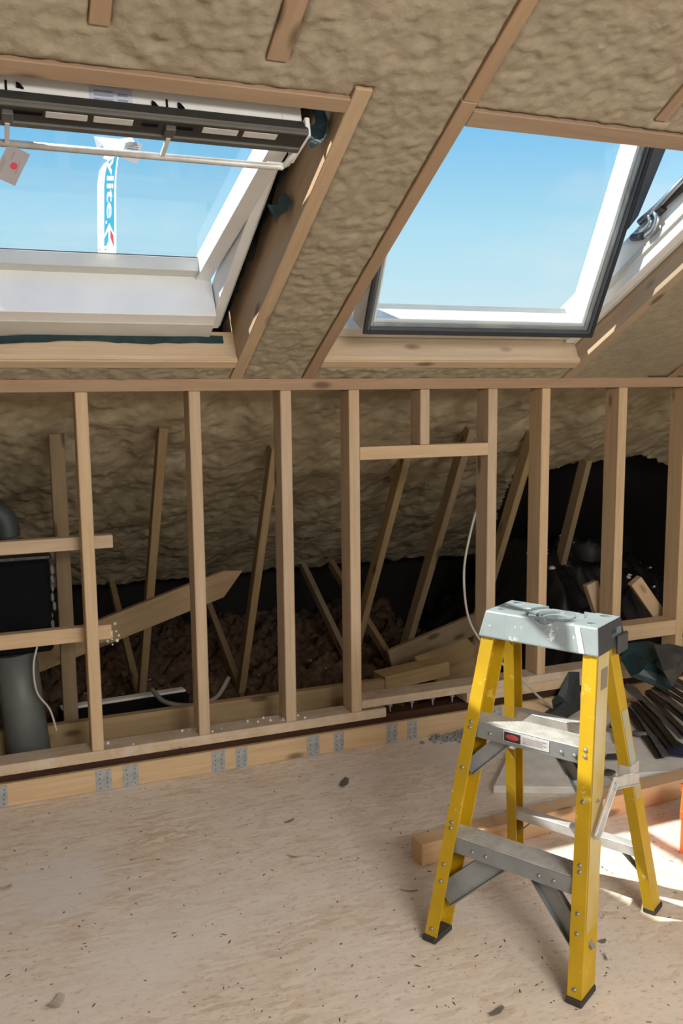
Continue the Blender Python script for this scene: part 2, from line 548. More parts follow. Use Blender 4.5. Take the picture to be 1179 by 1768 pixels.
def spline(pts, n=8):
    pts = [V(p) for p in pts]
    out = []
    for i in range(len(pts) - 1):
        p0 = pts[i - 1] if i else pts[0] * 2 - pts[1]
        p1, p2 = pts[i], pts[i + 1]
        p3 = pts[i + 2] if i + 2 < len(pts) else pts[-1] * 2 - pts[-2]
        for k in range(n):
            t = k / n
            out.append(0.5 * ((2 * p1) + (p2 - p0) * t + (2 * p0 - 5 * p1 + 4 * p2 - p3) * t * t + (3 * p1 - p0 - 3 * p2 + p3) * t ** 3))
    out.append(pts[-1])
    return out


def bm_tube(bm, pts, r, seg=8, cap=True, mat=0):
    rings = []
    n = len(pts)
    ref = V((0.13, 0.27, 1)).normalized()
    for i, p in enumerate(pts):
        d = (pts[min(i + 1, n - 1)] - pts[max(i - 1, 0)]).normalized()
        y = d.cross(ref)
        if y.length < 1e-3: y = d.cross(V((1, 0, 0)))
        y.normalize(); z = d.cross(y)
        rr = r[i] if isinstance(r, (list, tuple)) else r
        rings.append([bm.verts.new(p + (y * math.cos(TAU * k / seg) + z * math.sin(TAU * k / seg)) * rr) for k in range(seg)])
    for a, b in zip(rings, rings[1:]):
        for k in range(seg):
            f = bm.faces.new((a[k], a[(k + 1) % seg], b[(k + 1) % seg], b[k])); f.material_index = mat; f.smooth = True
    if cap:
        bm.faces.new(rings[0][::-1]).material_index = mat; bm.faces.new(rings[-1]).material_index = mat


def tube(name, pts, r, mat, parent=None, seg=8, smooth_n=0, **kw):
    pts = spline(pts, smooth_n) if smooth_n else [V(p) for p in pts]
    c = pts[0].copy()
    bm = bmesh.new()
    bm_tube(bm, [p - c for p in pts], r, seg)
    return mesh_obj(name, bm, mat, parent, Matrix.Translation(c), **kw)


def bm_prism(bm, poly, axis, mat=0):
    """extrude a polygon (list of Vectors) along axis"""
    a = [bm.verts.new(p) for p in poly]
    b = [bm.verts.new(p + axis) for p in poly]
    bm.faces.new(a[::-1]).material_index = mat; bm.faces.new(b).material_index = mat
    n = len(poly)
    for k in range(n):
        bm.faces.new((a[k], a[(k + 1) % n], b[(k + 1) % n], b[k])).material_index = mat


def fbm(p, oct_=4, h=1.0, lac=2.0):
    return noise.fractal(p, h, lac, oct_)


# ------------------------------------------------------------------ room shell
def grid_obj(name, x0, x1, y0, y1, nx, ny, fn, mat, **kw):
    bm = bmesh.new()
    vs = [[bm.verts.new(fn(x0 + (x1 - x0) * i / nx, y0 + (y1 - y0) * j / ny)) for i in range(nx + 1)] for j in range(ny + 1)]
    for j in range(ny):
        for i in range(nx):
            bm.faces.new((vs[j][i], vs[j][i + 1], vs[j + 1][i + 1], vs[j + 1][i]))
    return mesh_obj(name, bm, mat, smooth=True, **kw)


RX0, RX1, RY0 = -2.4, 5.2, -2.9
FLOOR = obox('floor', (RX0, RY0, -0.02), (RX1, D, 0.0), OSB, bev=0, kind='structure')
for nm_, xa, xb in (('wall_left', RX0 - .1, RX0), ('wall_right', RX1, RX1 + .1)):
    rz_ = 1.505 + (D - 0.2) * math.tan(ROOF)
    bm = bmesh.new()
    bm_prism(bm, [V((xa, RY0, -.02)), V((xa, D, -.02)), V((xa, D, 1.51)), V((xa, 0.2, rz_)), V((xa, RY0, rz_ - (0.2 - RY0) * math.tan(ROOF)))], V((.1, 0, 0)))
    mesh_obj(nm_, bm, PLASTER, kind='structure')
    bm = bmesh.new()
    bm_prism(bm, [V((xa, D, -.42)), V((xa, 6.3, -.42)), V((xa, 6.3, 0.32)), V((xa, D, 1.80))], V((.1, 0, 0)))
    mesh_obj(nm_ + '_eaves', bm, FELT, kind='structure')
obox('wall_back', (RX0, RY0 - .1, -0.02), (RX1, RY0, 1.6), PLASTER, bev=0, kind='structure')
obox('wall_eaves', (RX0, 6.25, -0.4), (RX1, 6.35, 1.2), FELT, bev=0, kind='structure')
RIDGE_Y = 0.2
RIDGE_S = (D - RIDGE_Y) / CA
rz = RW(0, RIDGE_S, 0).z
# far slope behind the viewer
bm = bmesh.new()
b0 = V((0, RY0, rz - (RIDGE_Y - RY0) * math.tan(ROOF)))
for xx, yy, zz in ((RX0, RIDGE_Y, rz), (RX1, RIDGE_Y, rz), (RX1, RY0, b0.z), (RX0, RY0, b0.z)):
    bm.verts.new((xx, yy, zz))
bm.verts.ensure_lookup_table()
bmesh.ops.contextual_create(bm, geom=bm.verts[:])
mesh_obj('ceiling_back', bm, PLASTER, kind='structure')

# openings in the slope: x0, x1, s0, s1
OP1 = (-0.115, 0.843, 0.13, 1.31)
OP2 = (1.168, 2.305, 0.135, 1.31)
RAFTERS = [(0.235, 0.277, 1.46, RIDGE_S), (0.615, 0.664, 1.43, RIDGE_S), (1.127, 1.168, 1.385, RIDGE_S),
           (1.700, 1.738, 1.40, RIDGE_S), (2.305, 2.350, 1.37, RIDGE_S), (2.87, 2.915, 0.0, RIDGE_S), (-0.19, -0.146, 1.36, RIDGE_S), (-0.62, -0.575, 0.0, RIDGE_S)]
TRIM = [(0.843, 0.887, 0.0, 1.385), (1.124, 1.168, 0.0, 1.385), (2.305, 2.350, 0.0, 1.37), (-0.160, -0.115, 0.0, 1.36)]
HEAD = [(-0.115, 0.843, 1.31, 1.352), (1.168, 2.305, 1.31, 1.362)]
SILLS = [(-0.115, 0.843, 0.085, 0.13), (1.168, 2.305, 0.088, 0.135)]
TIMB = RAFTERS + TRIM + HEAD + SILLS


def rect_dist(x, s, r):
    dx = max(r[0] - x, 0, x - r[1]); ds = max(r[2] - s, 0, s - r[3])
    return math.hypot(dx, ds)


def foam_off(x, s):
    d = min(rect_dist(x, s, r) for r in TIMB)
    if d <= 0: return 0.03
    p = V((x, s, 0))
    big = noise.noise(p * 3.1 + V((4, 1, 0)))
    mid = fbm(p * 19 + V((0, 7, 3)), 4, 0.75)
    q = V((x * 1.0 + 0.02 * mid, s * 1.3, 1.7))
    crater = noise.voronoi(q * 36)[0][0]
    ridge = 1 - abs(noise.noise(p * 9 + V((3, 3, 9))))
    h = 0.007 * big + 0.0065 * mid + 0.006 * (0.45 - crater) + 0.012 * max(0, ridge - 0.82)
    if x > 2.33 and s < 1.2: h *= 0.22
    e = min(1.0, d / (0.006 + 0.007 * (noise.noise(p * 11) + 1)))
    return 0.010 * (1 - e) ** 1.5 + e * (0.001 - h * 1.0)


def in_open(x, s):
    for o in (OP1, OP2):
        if o[0] - .006 < x < o[1] + .006 and o[2] - .006 < s < o[3] + .006: return True
    return False


def foam_sheet(x0, x1, s0, s1, step):
    bm = bmesh.new()
    nx, ns = round((x1 - x0) / step), round((s1 - s0) / step)
    vs = {}
    for j in range(ns + 1):
        for i in range(nx + 1):
            x, s = x0 + (x1 - x0) * i / nx, s0 + (s1 - s0) * j / ns
            vs[i, j] = bm.verts.new(RW(x, s, foam_off(x, s)))
    for j in range(ns):
        for i in range(nx):
            x, s = x0 + (x1 - x0) * (i + .5) / nx, s0 + (s1 - s0) * (j + .5) / ns
            if not in_open(x, s):
                bm.faces.new((vs[i, j], vs[i + 1, j], vs[i + 1, j + 1], vs[i, j + 1]))
    bmesh.ops.delete(bm, geom=[v for v in bm.verts if not v.link_faces], context='VERTS')
    return bm


ceiling = mesh_obj('ceiling', foam_sheet(-0.25, 2.75, -0.01, 2.0, 0.0078), FOAM, smooth=True, kind='structure')
bm = bmesh.new()                                        # the rest of the slope, out of the picture
for x0, x1, s0, s1 in ((RX0, -0.25, -0.01, 2.0), (2.75, RX1, -0.01, 2.0), (RX0, RX1, 2.0, RIDGE_S + .02)):
    q = [bm.verts.new(RW(x, s, 0.012)) for x, s in ((x0, s0), (x1, s0), (x1, s1), (x0, s1))]
    bm.faces.new(q)
mesh_obj('sprayed_foam', bm, FOAM, ceiling)
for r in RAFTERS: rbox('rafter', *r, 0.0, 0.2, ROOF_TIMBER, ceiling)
for r in TRIM: rbox('trimmer', *r, -0.002, 0.22, LIT_TRIM_TIMBER if r[0] in (0.843, 2.305) else ROOF_TIMBER, ceiling)  # right-hand trimmers take the timber with light painted in
for r in HEAD: rbox('header', *r, -0.004, 0.2, ROOF_TIMBER, ceiling)
for r in SILLS:
    rbox('sill_board', *r, -0.003, 0.12, SILL_TIMBER, ceiling)
    rbox('sill_batten', r[0] + .001, r[1] - .001, r[3], r[3] + 0.006, 0.002, 0.020, SILL_TIMBER, ceiling, bev=0.001)

# ------------------------------------------------------------------ knee wall of studs
wall = empty('wall_front', (1.5, D, 0), kind='structure')
ST_W, ST_D = 0.044, 0.098
studs = [(0.2885, 0.155), (0.686, 0.155), (1.0355, 0.155), (1.3165, 0.155), (1.942, 0.2), (2.204, 0.2), (2.6055, 0.2), (2.975, 0.2), (3.38, 0.2), (-0.12, 0.155), (-0.55, 0.155)]
for x, z0 in studs:
    j = random.uniform(-.004, .004)
    beam('stud', (x + ST_W / 2, D + ST_D / 2, z0), (x + ST_W / 2 + j * .3, D + ST_D / 2, 1.462), ST_W + random.uniform(-.002, .003), ST_D, PINE, wall, up=(0, 1, 0))
obox('top_plate', (-1.2, D - .002, 1.462), (3.6, D + .098, 1.506), ROOF_TIMBER, wall)
obox('bottom_plate', (-1.2, D - .001, 0.116), (1.47, D + .099, 0.155), PINE_PLATE, wall)
obox('bottom_plate', (1.85, D - .001, 0.122), (3.6, D + .099, 0.166), PINE_PLATE, wall)
obox('bottom_plate', (1.3605, D - .002, 0.1665), (3.6, D + .098, 0.200), PINE_PLATE, wall)
obox('nogging', (1.3605, D + .0, 1.186), (1.942, D + .085, 1.238), PINE, wall)
beam('cripple_stud', (1.648, D + .05, 1.238), (1.648, D + .05, 1.462), 0.042, 0.095, PINE, wall, up=(0, 1, 0))
obox('nogging', (2.6495, D + .001, 0.300), (2.975, D + .09, 0.372), PINE, wall)
obox('nogging', (3.02, D + .001, 0.300), (3.38, D + .09, 0.372), PINE, wall)
obox('rail', (-0.9, D + .099, 0.890), (0.408, D + .142, 0.938), PINE, wall)
obox('rail', (-0.9, D + .099, 0.545), (0.389, D + .142, 0.600), PINE, wall)
obox('rim_board', (-1.2, D, 0.0), (3.6, D + .020, 0.085), PINE, wall)
obox('packing_strip', (-1.2, D + .030, 0.02), (3.6, D + .09, 0.1155), BROWN, wall)
for px in (732, 770, 806, 840):                       # bright screws standing in the threshold gap
    x = at_y(px - 50, 1235, D).x
    bm = bmesh.new()
    bm_tube(bm, [V((0, 0, 0)), V((0, 0, .026))], .004, 6)
    bm_tube(bm, [V((0, 0, .026)), V((0, 0, .034))], [.011, .008], 8)
    mesh_obj('screw', bm, GALV, wall, Matrix.Translation((x, D + .05, 0.1155)))


def strap(px, w):
    x = at_y(px, 1320 - px * 0.165, D).x
    bm = bmesh.new()
    bm_box(bm, (0, -.0022, 0.002), (w, 0, .082))
    for k in range(4):
        for i in (0.25, 0.75):
            bm_tube(bm, [V((w * i + random.uniform(-.003, .003), -.002, .012 + k * .018)), V((w * i, -.0042, .012 + k * .018))], .0032, 6, mat=1)
    mesh_obj('joist_hanger', bm, [GALV, GALV_D], wall, Matrix.Translation((x, D, 0)))


for px, w in ((-14, .045), (163, .057), (210, .057), (364, .052), (406, .045), (529, .053), (576, .043), (667, .05), (703, .045), (810, .05), (850, .05)):
    strap(px, w)

# ------------------------------------------------------------------ eaves behind the knee wall
def eaves_off(x, s):
    p = V((x, s, 3.3))
    big = noise.noise(p * 2.1)
    mid = fbm(V((x * 6, s * 2.6, 1)), 4, 0.75)
    cr = noise.voronoi(V((x * 9 + mid * .4, s * 4, 0.4)))[0][0]
    return 0.085 - (0.034 * big + 0.019 * mid + 0.020 * (0.4 - cr) + 0.007 * fbm(V((x * 22, s * 11, 7)), 3, 0.7)) * min(1, max(0.15, -s * 3))


def eaves_end(x):
    e = 0.06 * fbm(V((x * 4, 2.2, 0)), 3)
    return -2.93 + 0.3 * e


def torn(x, s):
    e = 0.06 * fbm(V((x * 4, 2.2, 0)), 3)
    return s < -1.22 + e - 0.10 * math.sin((x - 2.6) * 5) and x > 2.80 + (-1.22 - s) * 0.38 + 0.05 * noise.noise(V((s * 5, 3, 1)))


bm = bmesh.new()
NX, NS = 420, 240
vs = [[None] * (NS + 1) for _ in range(NX + 1)]
for i in range(NX + 1):
    x = -0.9 + 5.4 * i / NX
    s1 = eaves_end(x)
    for j in range(NS + 1):
        s = 0.02 + (s1 - 0.02) * j / NS
        o = eaves_off(x, s)
        if j > NS - 6: o += 0.02 * (j - NS + 5)
        vs[i][j] = bm.verts.new(RW(x, s, o))
for i in range(NX):
    for j in range(NS):
        c_ = 0.02 + (eaves_end(-0.9 + 5.4 * i / NX) - 0.02) * (j + .5) / NS
        if not torn(-0.9 + 5.4 * (i + .5) / NX, c_): bm.faces.new((vs[i][j], vs[i + 1][j], vs[i + 1][j + 1], vs[i][j + 1]))
eaves = mesh_obj('ceiling_eaves', bm, FOAM_EAVES, smooth=True, kind='structure')
bm = bmesh.new()
q = [bm.verts.new(RW(x, s, 0.24)) for x, s in ((RX0, 0.12), (RX1, 0.12), (RX1, -3.6), (RX0, -3.6))]
bm.faces.new(q)
mesh_obj('roof_felt', bm, FELT, eaves)
bm = bmesh.new()
for (x0, x1) in ((RX0, -0.9),):
    bm.faces.new([bm.verts.new(RW(x, s, 0.1)) for x, s in ((x0, 0.1), (x1, 0.1), (x1, -3.4), (x0, -3.4))])
mesh_obj('sprayed_foam', bm, FOAM_EAVES, eaves)
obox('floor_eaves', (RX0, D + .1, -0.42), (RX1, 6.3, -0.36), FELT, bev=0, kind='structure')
obox('trim_eaves', (RX0, D + .046, -0.36), (RX1, D + .10, 0.018), TRUSS, bev=0, kind='structure')

# roof trusses: each one a bottom chord and two webs meeting at a node
tr = [((242, 1225), (280, 745), (215, 1000), 'first of the roof trusses from the left, behind the left pair of studs'),
      ((415, 1195), (472, 780), (375, 1018), 'roof truss between the second and third studs, its two webs meeting in a V'),
      ((612, 1120), (697, 795), (540, 972), 'roof truss just right of the fourth stud, under the left half of the hatch opening'),
      ((690, 1150), (808, 745), (640, 1010), 'roof truss in the middle of the hatch opening, near web crossing the diagonal brace'),
      ((850, 985), (918, 755), None, 'roof truss web leaning between the fifth and sixth studs, half in sunlight'),
      ((985, 900), (1010, 800), None, 'short roof truss web showing under the torn foam between sixth and seventh studs')]
for bq, tq, fq, lab in tr:
    T = hit(*tq, EN, EN.dot(P0) + 0.06)
    X = T.x
    B = at_x(*bq, X)
    dirn = (T - B).normalized()
    node = B + dirn * ((-0.19 - B.z) / dirn.z)
    if fq is None: node = B + dirn * ((-0.1 - B.z) / dirn.z)
    t = empty('roof_truss', (X, node.y, node.z), lab, 'roof truss')
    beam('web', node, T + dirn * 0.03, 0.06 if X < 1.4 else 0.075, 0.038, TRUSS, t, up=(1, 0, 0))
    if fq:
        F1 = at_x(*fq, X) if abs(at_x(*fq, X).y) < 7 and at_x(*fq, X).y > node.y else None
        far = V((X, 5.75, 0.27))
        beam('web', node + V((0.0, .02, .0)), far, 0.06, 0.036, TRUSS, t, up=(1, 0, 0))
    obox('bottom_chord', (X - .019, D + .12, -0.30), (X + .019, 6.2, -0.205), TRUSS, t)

up_t = at_y(103, 790, 3.75)
beam('upright_post', (0.255, 3.75, -0.22), (0.255, 3.75, 1.30), 0.058, 0.045, TRUSS, up=(0, 1, 0),
     label='upright brown post standing behind the leftmost stud, beside the black box', cat='post')
a_, b_ = at_y(40, 1148, 4.2), at_y(412, 998, 4.2)
bm = bmesh.new()
dx = (b_ - a_); L = dx.length; dx.normalize(); yy = V((0, 1, 0)); zz = dx.cross(yy)
h = 0.062
bm_prism(bm, [V((0, 0, -h)), V((L - .10, 0, -h)), V((L + .03, 0, h * .45)), V((L - .06, 0, h)), V((0, 0, h))], V((0, .035, 0)))
mesh_obj('diagonal_brace', bm, TRUSS, None, frame(dx, yy, zz, a_), label='long sloping brace with a pointed end passing behind the first two studs', cat='brace')
a_, b_ = at_y(672, 1140, 4.42), at_y(845, 1066, 4.42)
beam('diagonal_brace', a_, b_, 0.035, 0.12, TRUSS, up=(0, 0, 1), label='dim sloping brace low in the hatch opening, behind the grey ladder cap', cat='brace')
# plank on edge and offcuts low behind the plate
obox('plank', (-0.7, 3.59, -0.2), (1.62, 3.63, 0.150), TRUSS, label='long brown plank on edge behind the bottom plate of the stud wall', cat='plank')
o_ = at_y(652, 1170, 3.62)
beam('timber_block', at_y(655, 1176, 3.66), at_y(765, 1150, 3.70), 0.11, 0.07, TRUSS, label='short brown timber block lying behind the raised plate of the hatch opening', cat='timber')
c_ = at_y(790, 1143, 3.85)
beam('chipboard_offcut', c_ + V((-.15, 0.03, -.05)), c_ + V((.2, .1, -.01)), 0.25, 0.02, TRUSS, up=(0, -.5, 1), label='flat brown board offcut in the eaves left of the ladder cap', cat='board')

# loose mineral wool over the eaves floor
def wool(x, y):
    p = V((x, y, 0))
    z = -0.27 + 0.09 * fbm(p * 5, 4, 0.7) + 0.05 * noise.voronoi(p * 14)[0][0] + 0.05 * noise.noise(p * 23) + 0.12 * max(0, (y - 4.3)) * 0.5
    return V((x, y, z))


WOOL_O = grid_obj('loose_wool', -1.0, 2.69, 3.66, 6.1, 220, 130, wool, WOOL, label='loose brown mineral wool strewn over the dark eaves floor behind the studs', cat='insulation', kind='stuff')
bm = bmesh.new()
for k in range(170):
    x, y = random.uniform(0.3, 2.4), random.uniform(3.8, 5.0)
    p = wool(x, y) + V((0, 0, .01))
    s = random.uniform(.004, .014)
    bmesh.ops.create_icosphere(bm, subdivisions=1, radius=s, matrix=Matrix.Translation(p) @ Matrix.Diagonal((1, random.uniform(.4, 1), random.uniform(.3, .8), 1)))
mesh_obj('foam_crumbs', bm, plain('dull_crumb', (0.30, 0.24, 0.17), 0.9), WOOL_O, kind='stuff')

# left: black box, pipe, hose, cables
bx = empty('black_box', (-0.2, 3.55, 0.56), 'black plastic box held between the two rails at the left edge', 'box')
obox('body', (-0.55, 3.42, 0.50), (0.185, 3.72, 0.850), BLACK_MATT, bx, bev=0.012)
obox('rim', (-0.56, 3.41, 0.850), (0.192, 3.73, 0.872), BLACK_PLASTIC, bx, bev=0.006)
bm = bmesh.new()
for k in range(7):
    p = V((0.19 + random.uniform(-.006, .012), 3.42 + random.uniform(0, .02), 0.60 + k * .035))
    bmesh.ops.create_icosphere(bm, subdivisions=1, radius=random.uniform(.008, .02), matrix=Matrix.Translation(p) @ Matrix.Diagonal((.5, .8, 1.3, 1)))
mesh_obj('torn_edge', bm, plain('torn_liner', (0.16, 0.16, 0.17), 0.8), bx, label='grey torn edge of the box')
tube('soil_pipe', [(0.047, 3.50, 0.490), (0.062, 3.49, 0.30), (0.115, 3.48, -0.33)], 0.078, GREY_PIPE, seg=28, label='thick grey pipe slanting down below the lower rail at the left edge', cat='pipe')
tube('flexible_hose', [(-0.30, 3.50, 0.92), (-0.14, 3.50, 1.0), (-0.03, 3.50, 1.035), (0.035, 3.50, 1.005), (0.052, 3.50, 0.93)], 0.042, DARK_HOSE, seg=18, smooth_n=8, label='dark grey flexible hose bending over the upper rail at the left edge', cat='hose')
tube('thin_cable', [at_y(66, 1108, 3.39), at_y(58, 1150, 3.39), at_y(64, 1195, 3.39), at_y(86, 1225, 3.39), at_y(98, 1262, 3.38)], 0.004, CABLE_W, seg=6, smooth_n=8, label='thin pale cable hanging beside the grey pipe', cat='cable')
tr_ = empty('cable_trough', (0.7, 4.1, -0.2), 'black trough with a white top edge on the eaves floor behind the first studs', 'trough')
ta, tb = at_y(105, 1225, 4.05), at_y(318, 1192, 4.15)
beam('trough', ta + V((0, 0, -.05)), tb + V((0, 0, -.05)), 0.12, 0.10, BLACK_MATT, tr_)
beam('cover_strip', ta + V((0, 0, .006)), tb + V((0, 0, .006)), 0.05, 0.012, BOARD, tr_, label='white cover strip')
tube('cable_loop', [at_y(262, 1190, 3.95), at_y(285, 1212, 3.85), at_y(330, 1218, 3.82), at_y(372, 1205, 3.82), at_y(395, 1170, 3.9)], 0.011, CABLE_G, seg=8, smooth_n=8, label='grey cable looping in the eaves behind the second stud', cat='cable')
tube('hanging_cable', [at_y(828, 862, 3.36), at_y(812, 920, 3.33), at_y(801, 985, 3.32), at_y(806, 1055, 3.32), at_y(824, 1098, 3.30), at_y(860, 1140, 3.22), at_y(895, 1165, 3.16), at_y(925, 1198, 3.13), at_z(960, 1228, .012)],
     0.0055, CABLE_W, seg=8, smooth_n=10, label='pale cable hanging left of the fifth stud and trailing to the floor behind the ladder', cat='cable')

# right: black sheeting, leaning offcuts
def sheeting(x, y):
    p = V((x, y, 0))
    hump = 0.62 * math.exp(-((x - 3.35) / .95) ** 2 - ((y - 4.75) / .55) ** 2) + 0.25 * math.exp(-((x - 2.9) / .3) ** 2 - ((y - 4.3) / .3) ** 2)
    fold = 0.11 * (1 - abs(noise.noise(V((x * 3.2 + y, y * 4.5, 1)))) * 2) + 0.07 * (1 - abs(noise.noise(V((x * 7, y * 6 + x * 2, 5)))) * 2)
    edge = min(1, (x - 2.70) / .3, (4.6 - x) / .2, (y - 3.75) / .3)
    return V((x, y, -0.22 + (hump + fold) * max(0, edge)))


SHEET_O = grid_obj('black_sheeting', 2.70, 4.6, 3.75, 5.6, 120, 100, sheeting, BLACK_PLASTIC, label='crumpled black plastic sheeting heaped in the dark eaves behind the right studs', cat='sheeting')
bm = bmesh.new()
for k in range(70):
    c = random.choice(((985, 905), (1030, 915), (1135, 930), (1105, 985), (950, 950), (1140, 920), (1110, 975)))
    px, py = c[0] + random.gauss(0, 20), c[1] + random.gauss(0, 14)
    d = ray(px, py); hitp = None
    for t in range(160):
        p = EYE + d * (4.0 + t * .015)
        if sheeting(p.x, p.y).z > p.z: hitp = p; break
    if hitp is None or not (2.72 < hitp.x < 4.58 and 3.76 < hitp.y < 5.58): continue
    s = random.uniform(.005, .015) * random.choice((1, 1, 1.6))
    bmesh.ops.create_icosphere(bm, subdivisions=1, radius=s, matrix=Matrix.Translation(hitp) @ Matrix.Diagonal((1.3, random.uniform(.4, 1), random.uniform(.4, .8), 1)))
mesh_obj('white_crumbs', bm, WHITE_BIT, SHEET_O, kind='stuff')

a_, b_ = at_y(1019, 1006, 3.42), at_y(1060, 1130, 3.37)
beam('leaning_offcut', a_, b_, 0.066, 0.04, PINE, up=(0, 1, .2), label='short pine offcut leaning behind the ladder cap, left of the seventh stud', cat='timber')
a_, b_ = at_y(1095, 1002, 3.42), at_y(1183, 1130, 3.40)
beam('leaning_offcut', a_, b_, 0.066, 0.04, PINE, up=(0, 1, .2), label='pine offcut leaning askew behind the short nogging at the right', cat='timber')


# ------------------------------------------------------------------ roof windows
def ring(name, x0, x1, a0, a1, o0, o1, w, mat, parent, basis, wt=None, wb=None, sub=None):
    """a rectangular frame as one mesh: four mitre-free members"""
    wt = wt or w; wb = wb or w
    bm = bmesh.new()
    mw = frame(basis[1], basis[2], basis[3], basis[0])
    for lo, hi in (((x0, a0, o0), (x0 + w, a1, o1)), ((x1 - w, a0, o0), (x1, a1, o1)), ((x0 + w, a0, o0), (x1 - w, a0 + wb, o1)), ((x0 + w, a1 - wt, o0), (x1 - w, a1, o1))):
        t = bmesh.new(); bm_box(t, lo, hi); bevel_all(t, .0025)
        me = bpy.data.meshes.new('t'); t.to_mesh(me); t.free(); bm.from_mesh(me); bpy.data.meshes.remove(me)
    return mesh_obj(name, bm, mat, parent, mw)


def text_bm(body, size):
    cu = bpy.data.curves.new('t', 'FONT')
    cu.body = body; cu.size = size; cu.extrude = 0.0; cu.offset = 0.022; cu.resolution_u = 3
    o = bpy.data.objects.new('t', cu); COL.objects.link(o)
    bpy.context.view_layer.update()
    me = bpy.data.meshes.new_from_object(o.evaluated_get(bpy.context.evaluated_depsgraph_get()))
    bpy.data.objects.remove(o)
    bm = bmesh.new(); bm.from_mesh(me); bpy.data.meshes.remove(me)
    return bm


def crumple(name, pts, w, mat, parent, seed, n_off=0.02, **kw):
    """a crumpled strip following a path"""
    p = spline(pts, 6)
    bm = bmesh.new(); rows = []
    for i, c in enumerate(p):
        row = []
        for k in range(5):
            q = c + EN * (w * (k / 4 - .5))
            q = q + V(noise.noise_vector(q * 22 + V((seed, 0, 0)))) * n_off
            row.append(bm.verts.new(q))
        rows.append(row)
    for a, b in zip(rows, rows[1:]):
        for k in range(4): bm.faces.new((a[k], a[k + 1], b[k + 1], b[k]))
    return mesh_obj(name, bm, mat, parent, smooth=False, **kw)


# window 1: opened a little about its middle
win1 = empty('window_1', RW(0.36, 0.13, 0.1), kind='structure')
fx0, fx1 = -0.066, 0.790
fr1 = empty('frame', RW(fx0, 0.132, 0.1), parent=win1)
rbox('side_member', fx1 - .033, fx1, 0.132, 1.30, 0.132, 0.235, WHITE_PVC, fr1)
rbox('side_member', fx0, fx0 + .036, 0.132, 1.30, 0.098, 0.215, WHITE_PVC, fr1)
rbox('bottom_member', fx0 + .036, fx1 - .036, 0.132, 0.262, 0.100, 0.30, WHITE_PVC, fr1)
rbox('bottom_member', fx0 + .036, fx1 - .036, 0.134, 0.215, 0.094, 0.10, GREY_PVC, fr1)
rbox('top_member', fx0 + .036, fx1 - .036, 1.22, 1.30, 0.085, 0.215, WHITE_PVC, fr1)
rbox('outer_lip', fx1, fx1 + .008, 0.132, 1.30, 0.14, 0.205, GREY_PVC, fr1)
# membrane that closes the gap to the timbers
ring('flashing', OP1[0], OP1[1], OP1[2], OP1[3], 0.205, 0.214, 0.055, MEMBRANE_DARK, win1, ROOFB)
crumple('membrane', [RW(.806, .15, .16), RW(.815, .4, .165), RW(.818, .7, .16), RW(.815, 1.0, .16), RW(.815, 1.28, .15)], .05, MEMBRANE_DARK, win1, 1, .018)
crumple('membrane', [RW(-.1, .134, .06), RW(.1, .137, .075), RW(.3, .133, .088), RW(.5, .134, .08), RW(.8, .136, .085)], .03, MEMBRANE, win1, 5, .006)
crumple('membrane', [RW(.80, 1.22, .07), RW(.822, 1.24, .055), RW(.83, 1.20, .05), RW(.81, 1.15, .06)], .06, MEMBRANE, win1, 9, .02)
crumple('membrane', [RW(.80, .82, .09), RW(.822, .86, .075), RW(.826, .90, .08)], .05, MEMBRANE, win1, 12, .02)
TILT = math.radians(14)
SS = (ES * math.cos(TILT) - EN * math.sin(TILT)).normalized()
SN = (ES * math.sin(TILT) + EN * math.cos(TILT)).normalized()
SB = (RW(0, 0.72, 0.14), EX, SS, SN)


def sbox(name, x0, x1, a0, a1, o0, o1, mat, parent, **kw):
    return obox(name, (x0, a0, o0), (x1, a1, o1), mat, parent, SB, **kw)


sash1 = empty('sash', RW(0.36, 0.72, 0.14), parent=win1)
sx0, sx1 = -0.026, 0.751
sbox('stile', sx1 - .050, sx1, -.565, .552, -.012, .062, WHITE_PVC, sash1)
sbox('stile', sx0, sx0 + .050, -.565, .552, -.012, .062, WHITE_PVC, sash1)
sbox('bottom_rail', sx0 + .05, sx1 - .05, -.565, -.425, 0.0, .055, GREY_PVC, sash1)
sbox('top_rail', sx0 + .05, sx1 - .05, .50, .552, 0.0, .055, WHITE_PVC, sash1)
sbox('bead', sx0 + .05, sx1 - .05, -.425, -.417, 0.046, .051, CLAD, sash1)
sbox('bead', sx0 + .05, sx1 - .05, -.425, -.414, 0.0, .046, GREY_PVC, sash1)
sbox('pane', sx0 + .045, sx1 - .045, -.43, .51, 0.052, .056, GLASS, sash1, bev=0)
# ventilation bar with slots, along the top of the sash
vb = empty('ventilation_bar', RW(0.36, 1.2, 0.03), parent=win1, label='dark grey ventilation bar with white slots')
bm = bmesh.new()
mwb = frame(SB[1], SB[2], SB[3], SB[0])
bm_prism(bm, [V((-0.02, .500, -.002)), V((-0.02, .502, -.034)), V((-0.02, .516, -.046)), V((-0.02, .582, -.046)), V((-0.02, .588, -.036)), V((-0.02, .562, -.002))], V((.772, 0, 0)))
mesh_obj('bar_body', bm, DARK_BAR, vb, mwb)
sbox('bar_edge', -.02, .752, .500, .520, -.0505, -.040, MID_BAR, vb)
sbox('bar_edge', -.02, .752, .578, .588, -.0490, -.040, MID_BAR, vb)


def bar_x(px, py):
    n_ = SN
    return hit(px, py, n_, n_.dot(SB[0] - SN * .045)).x


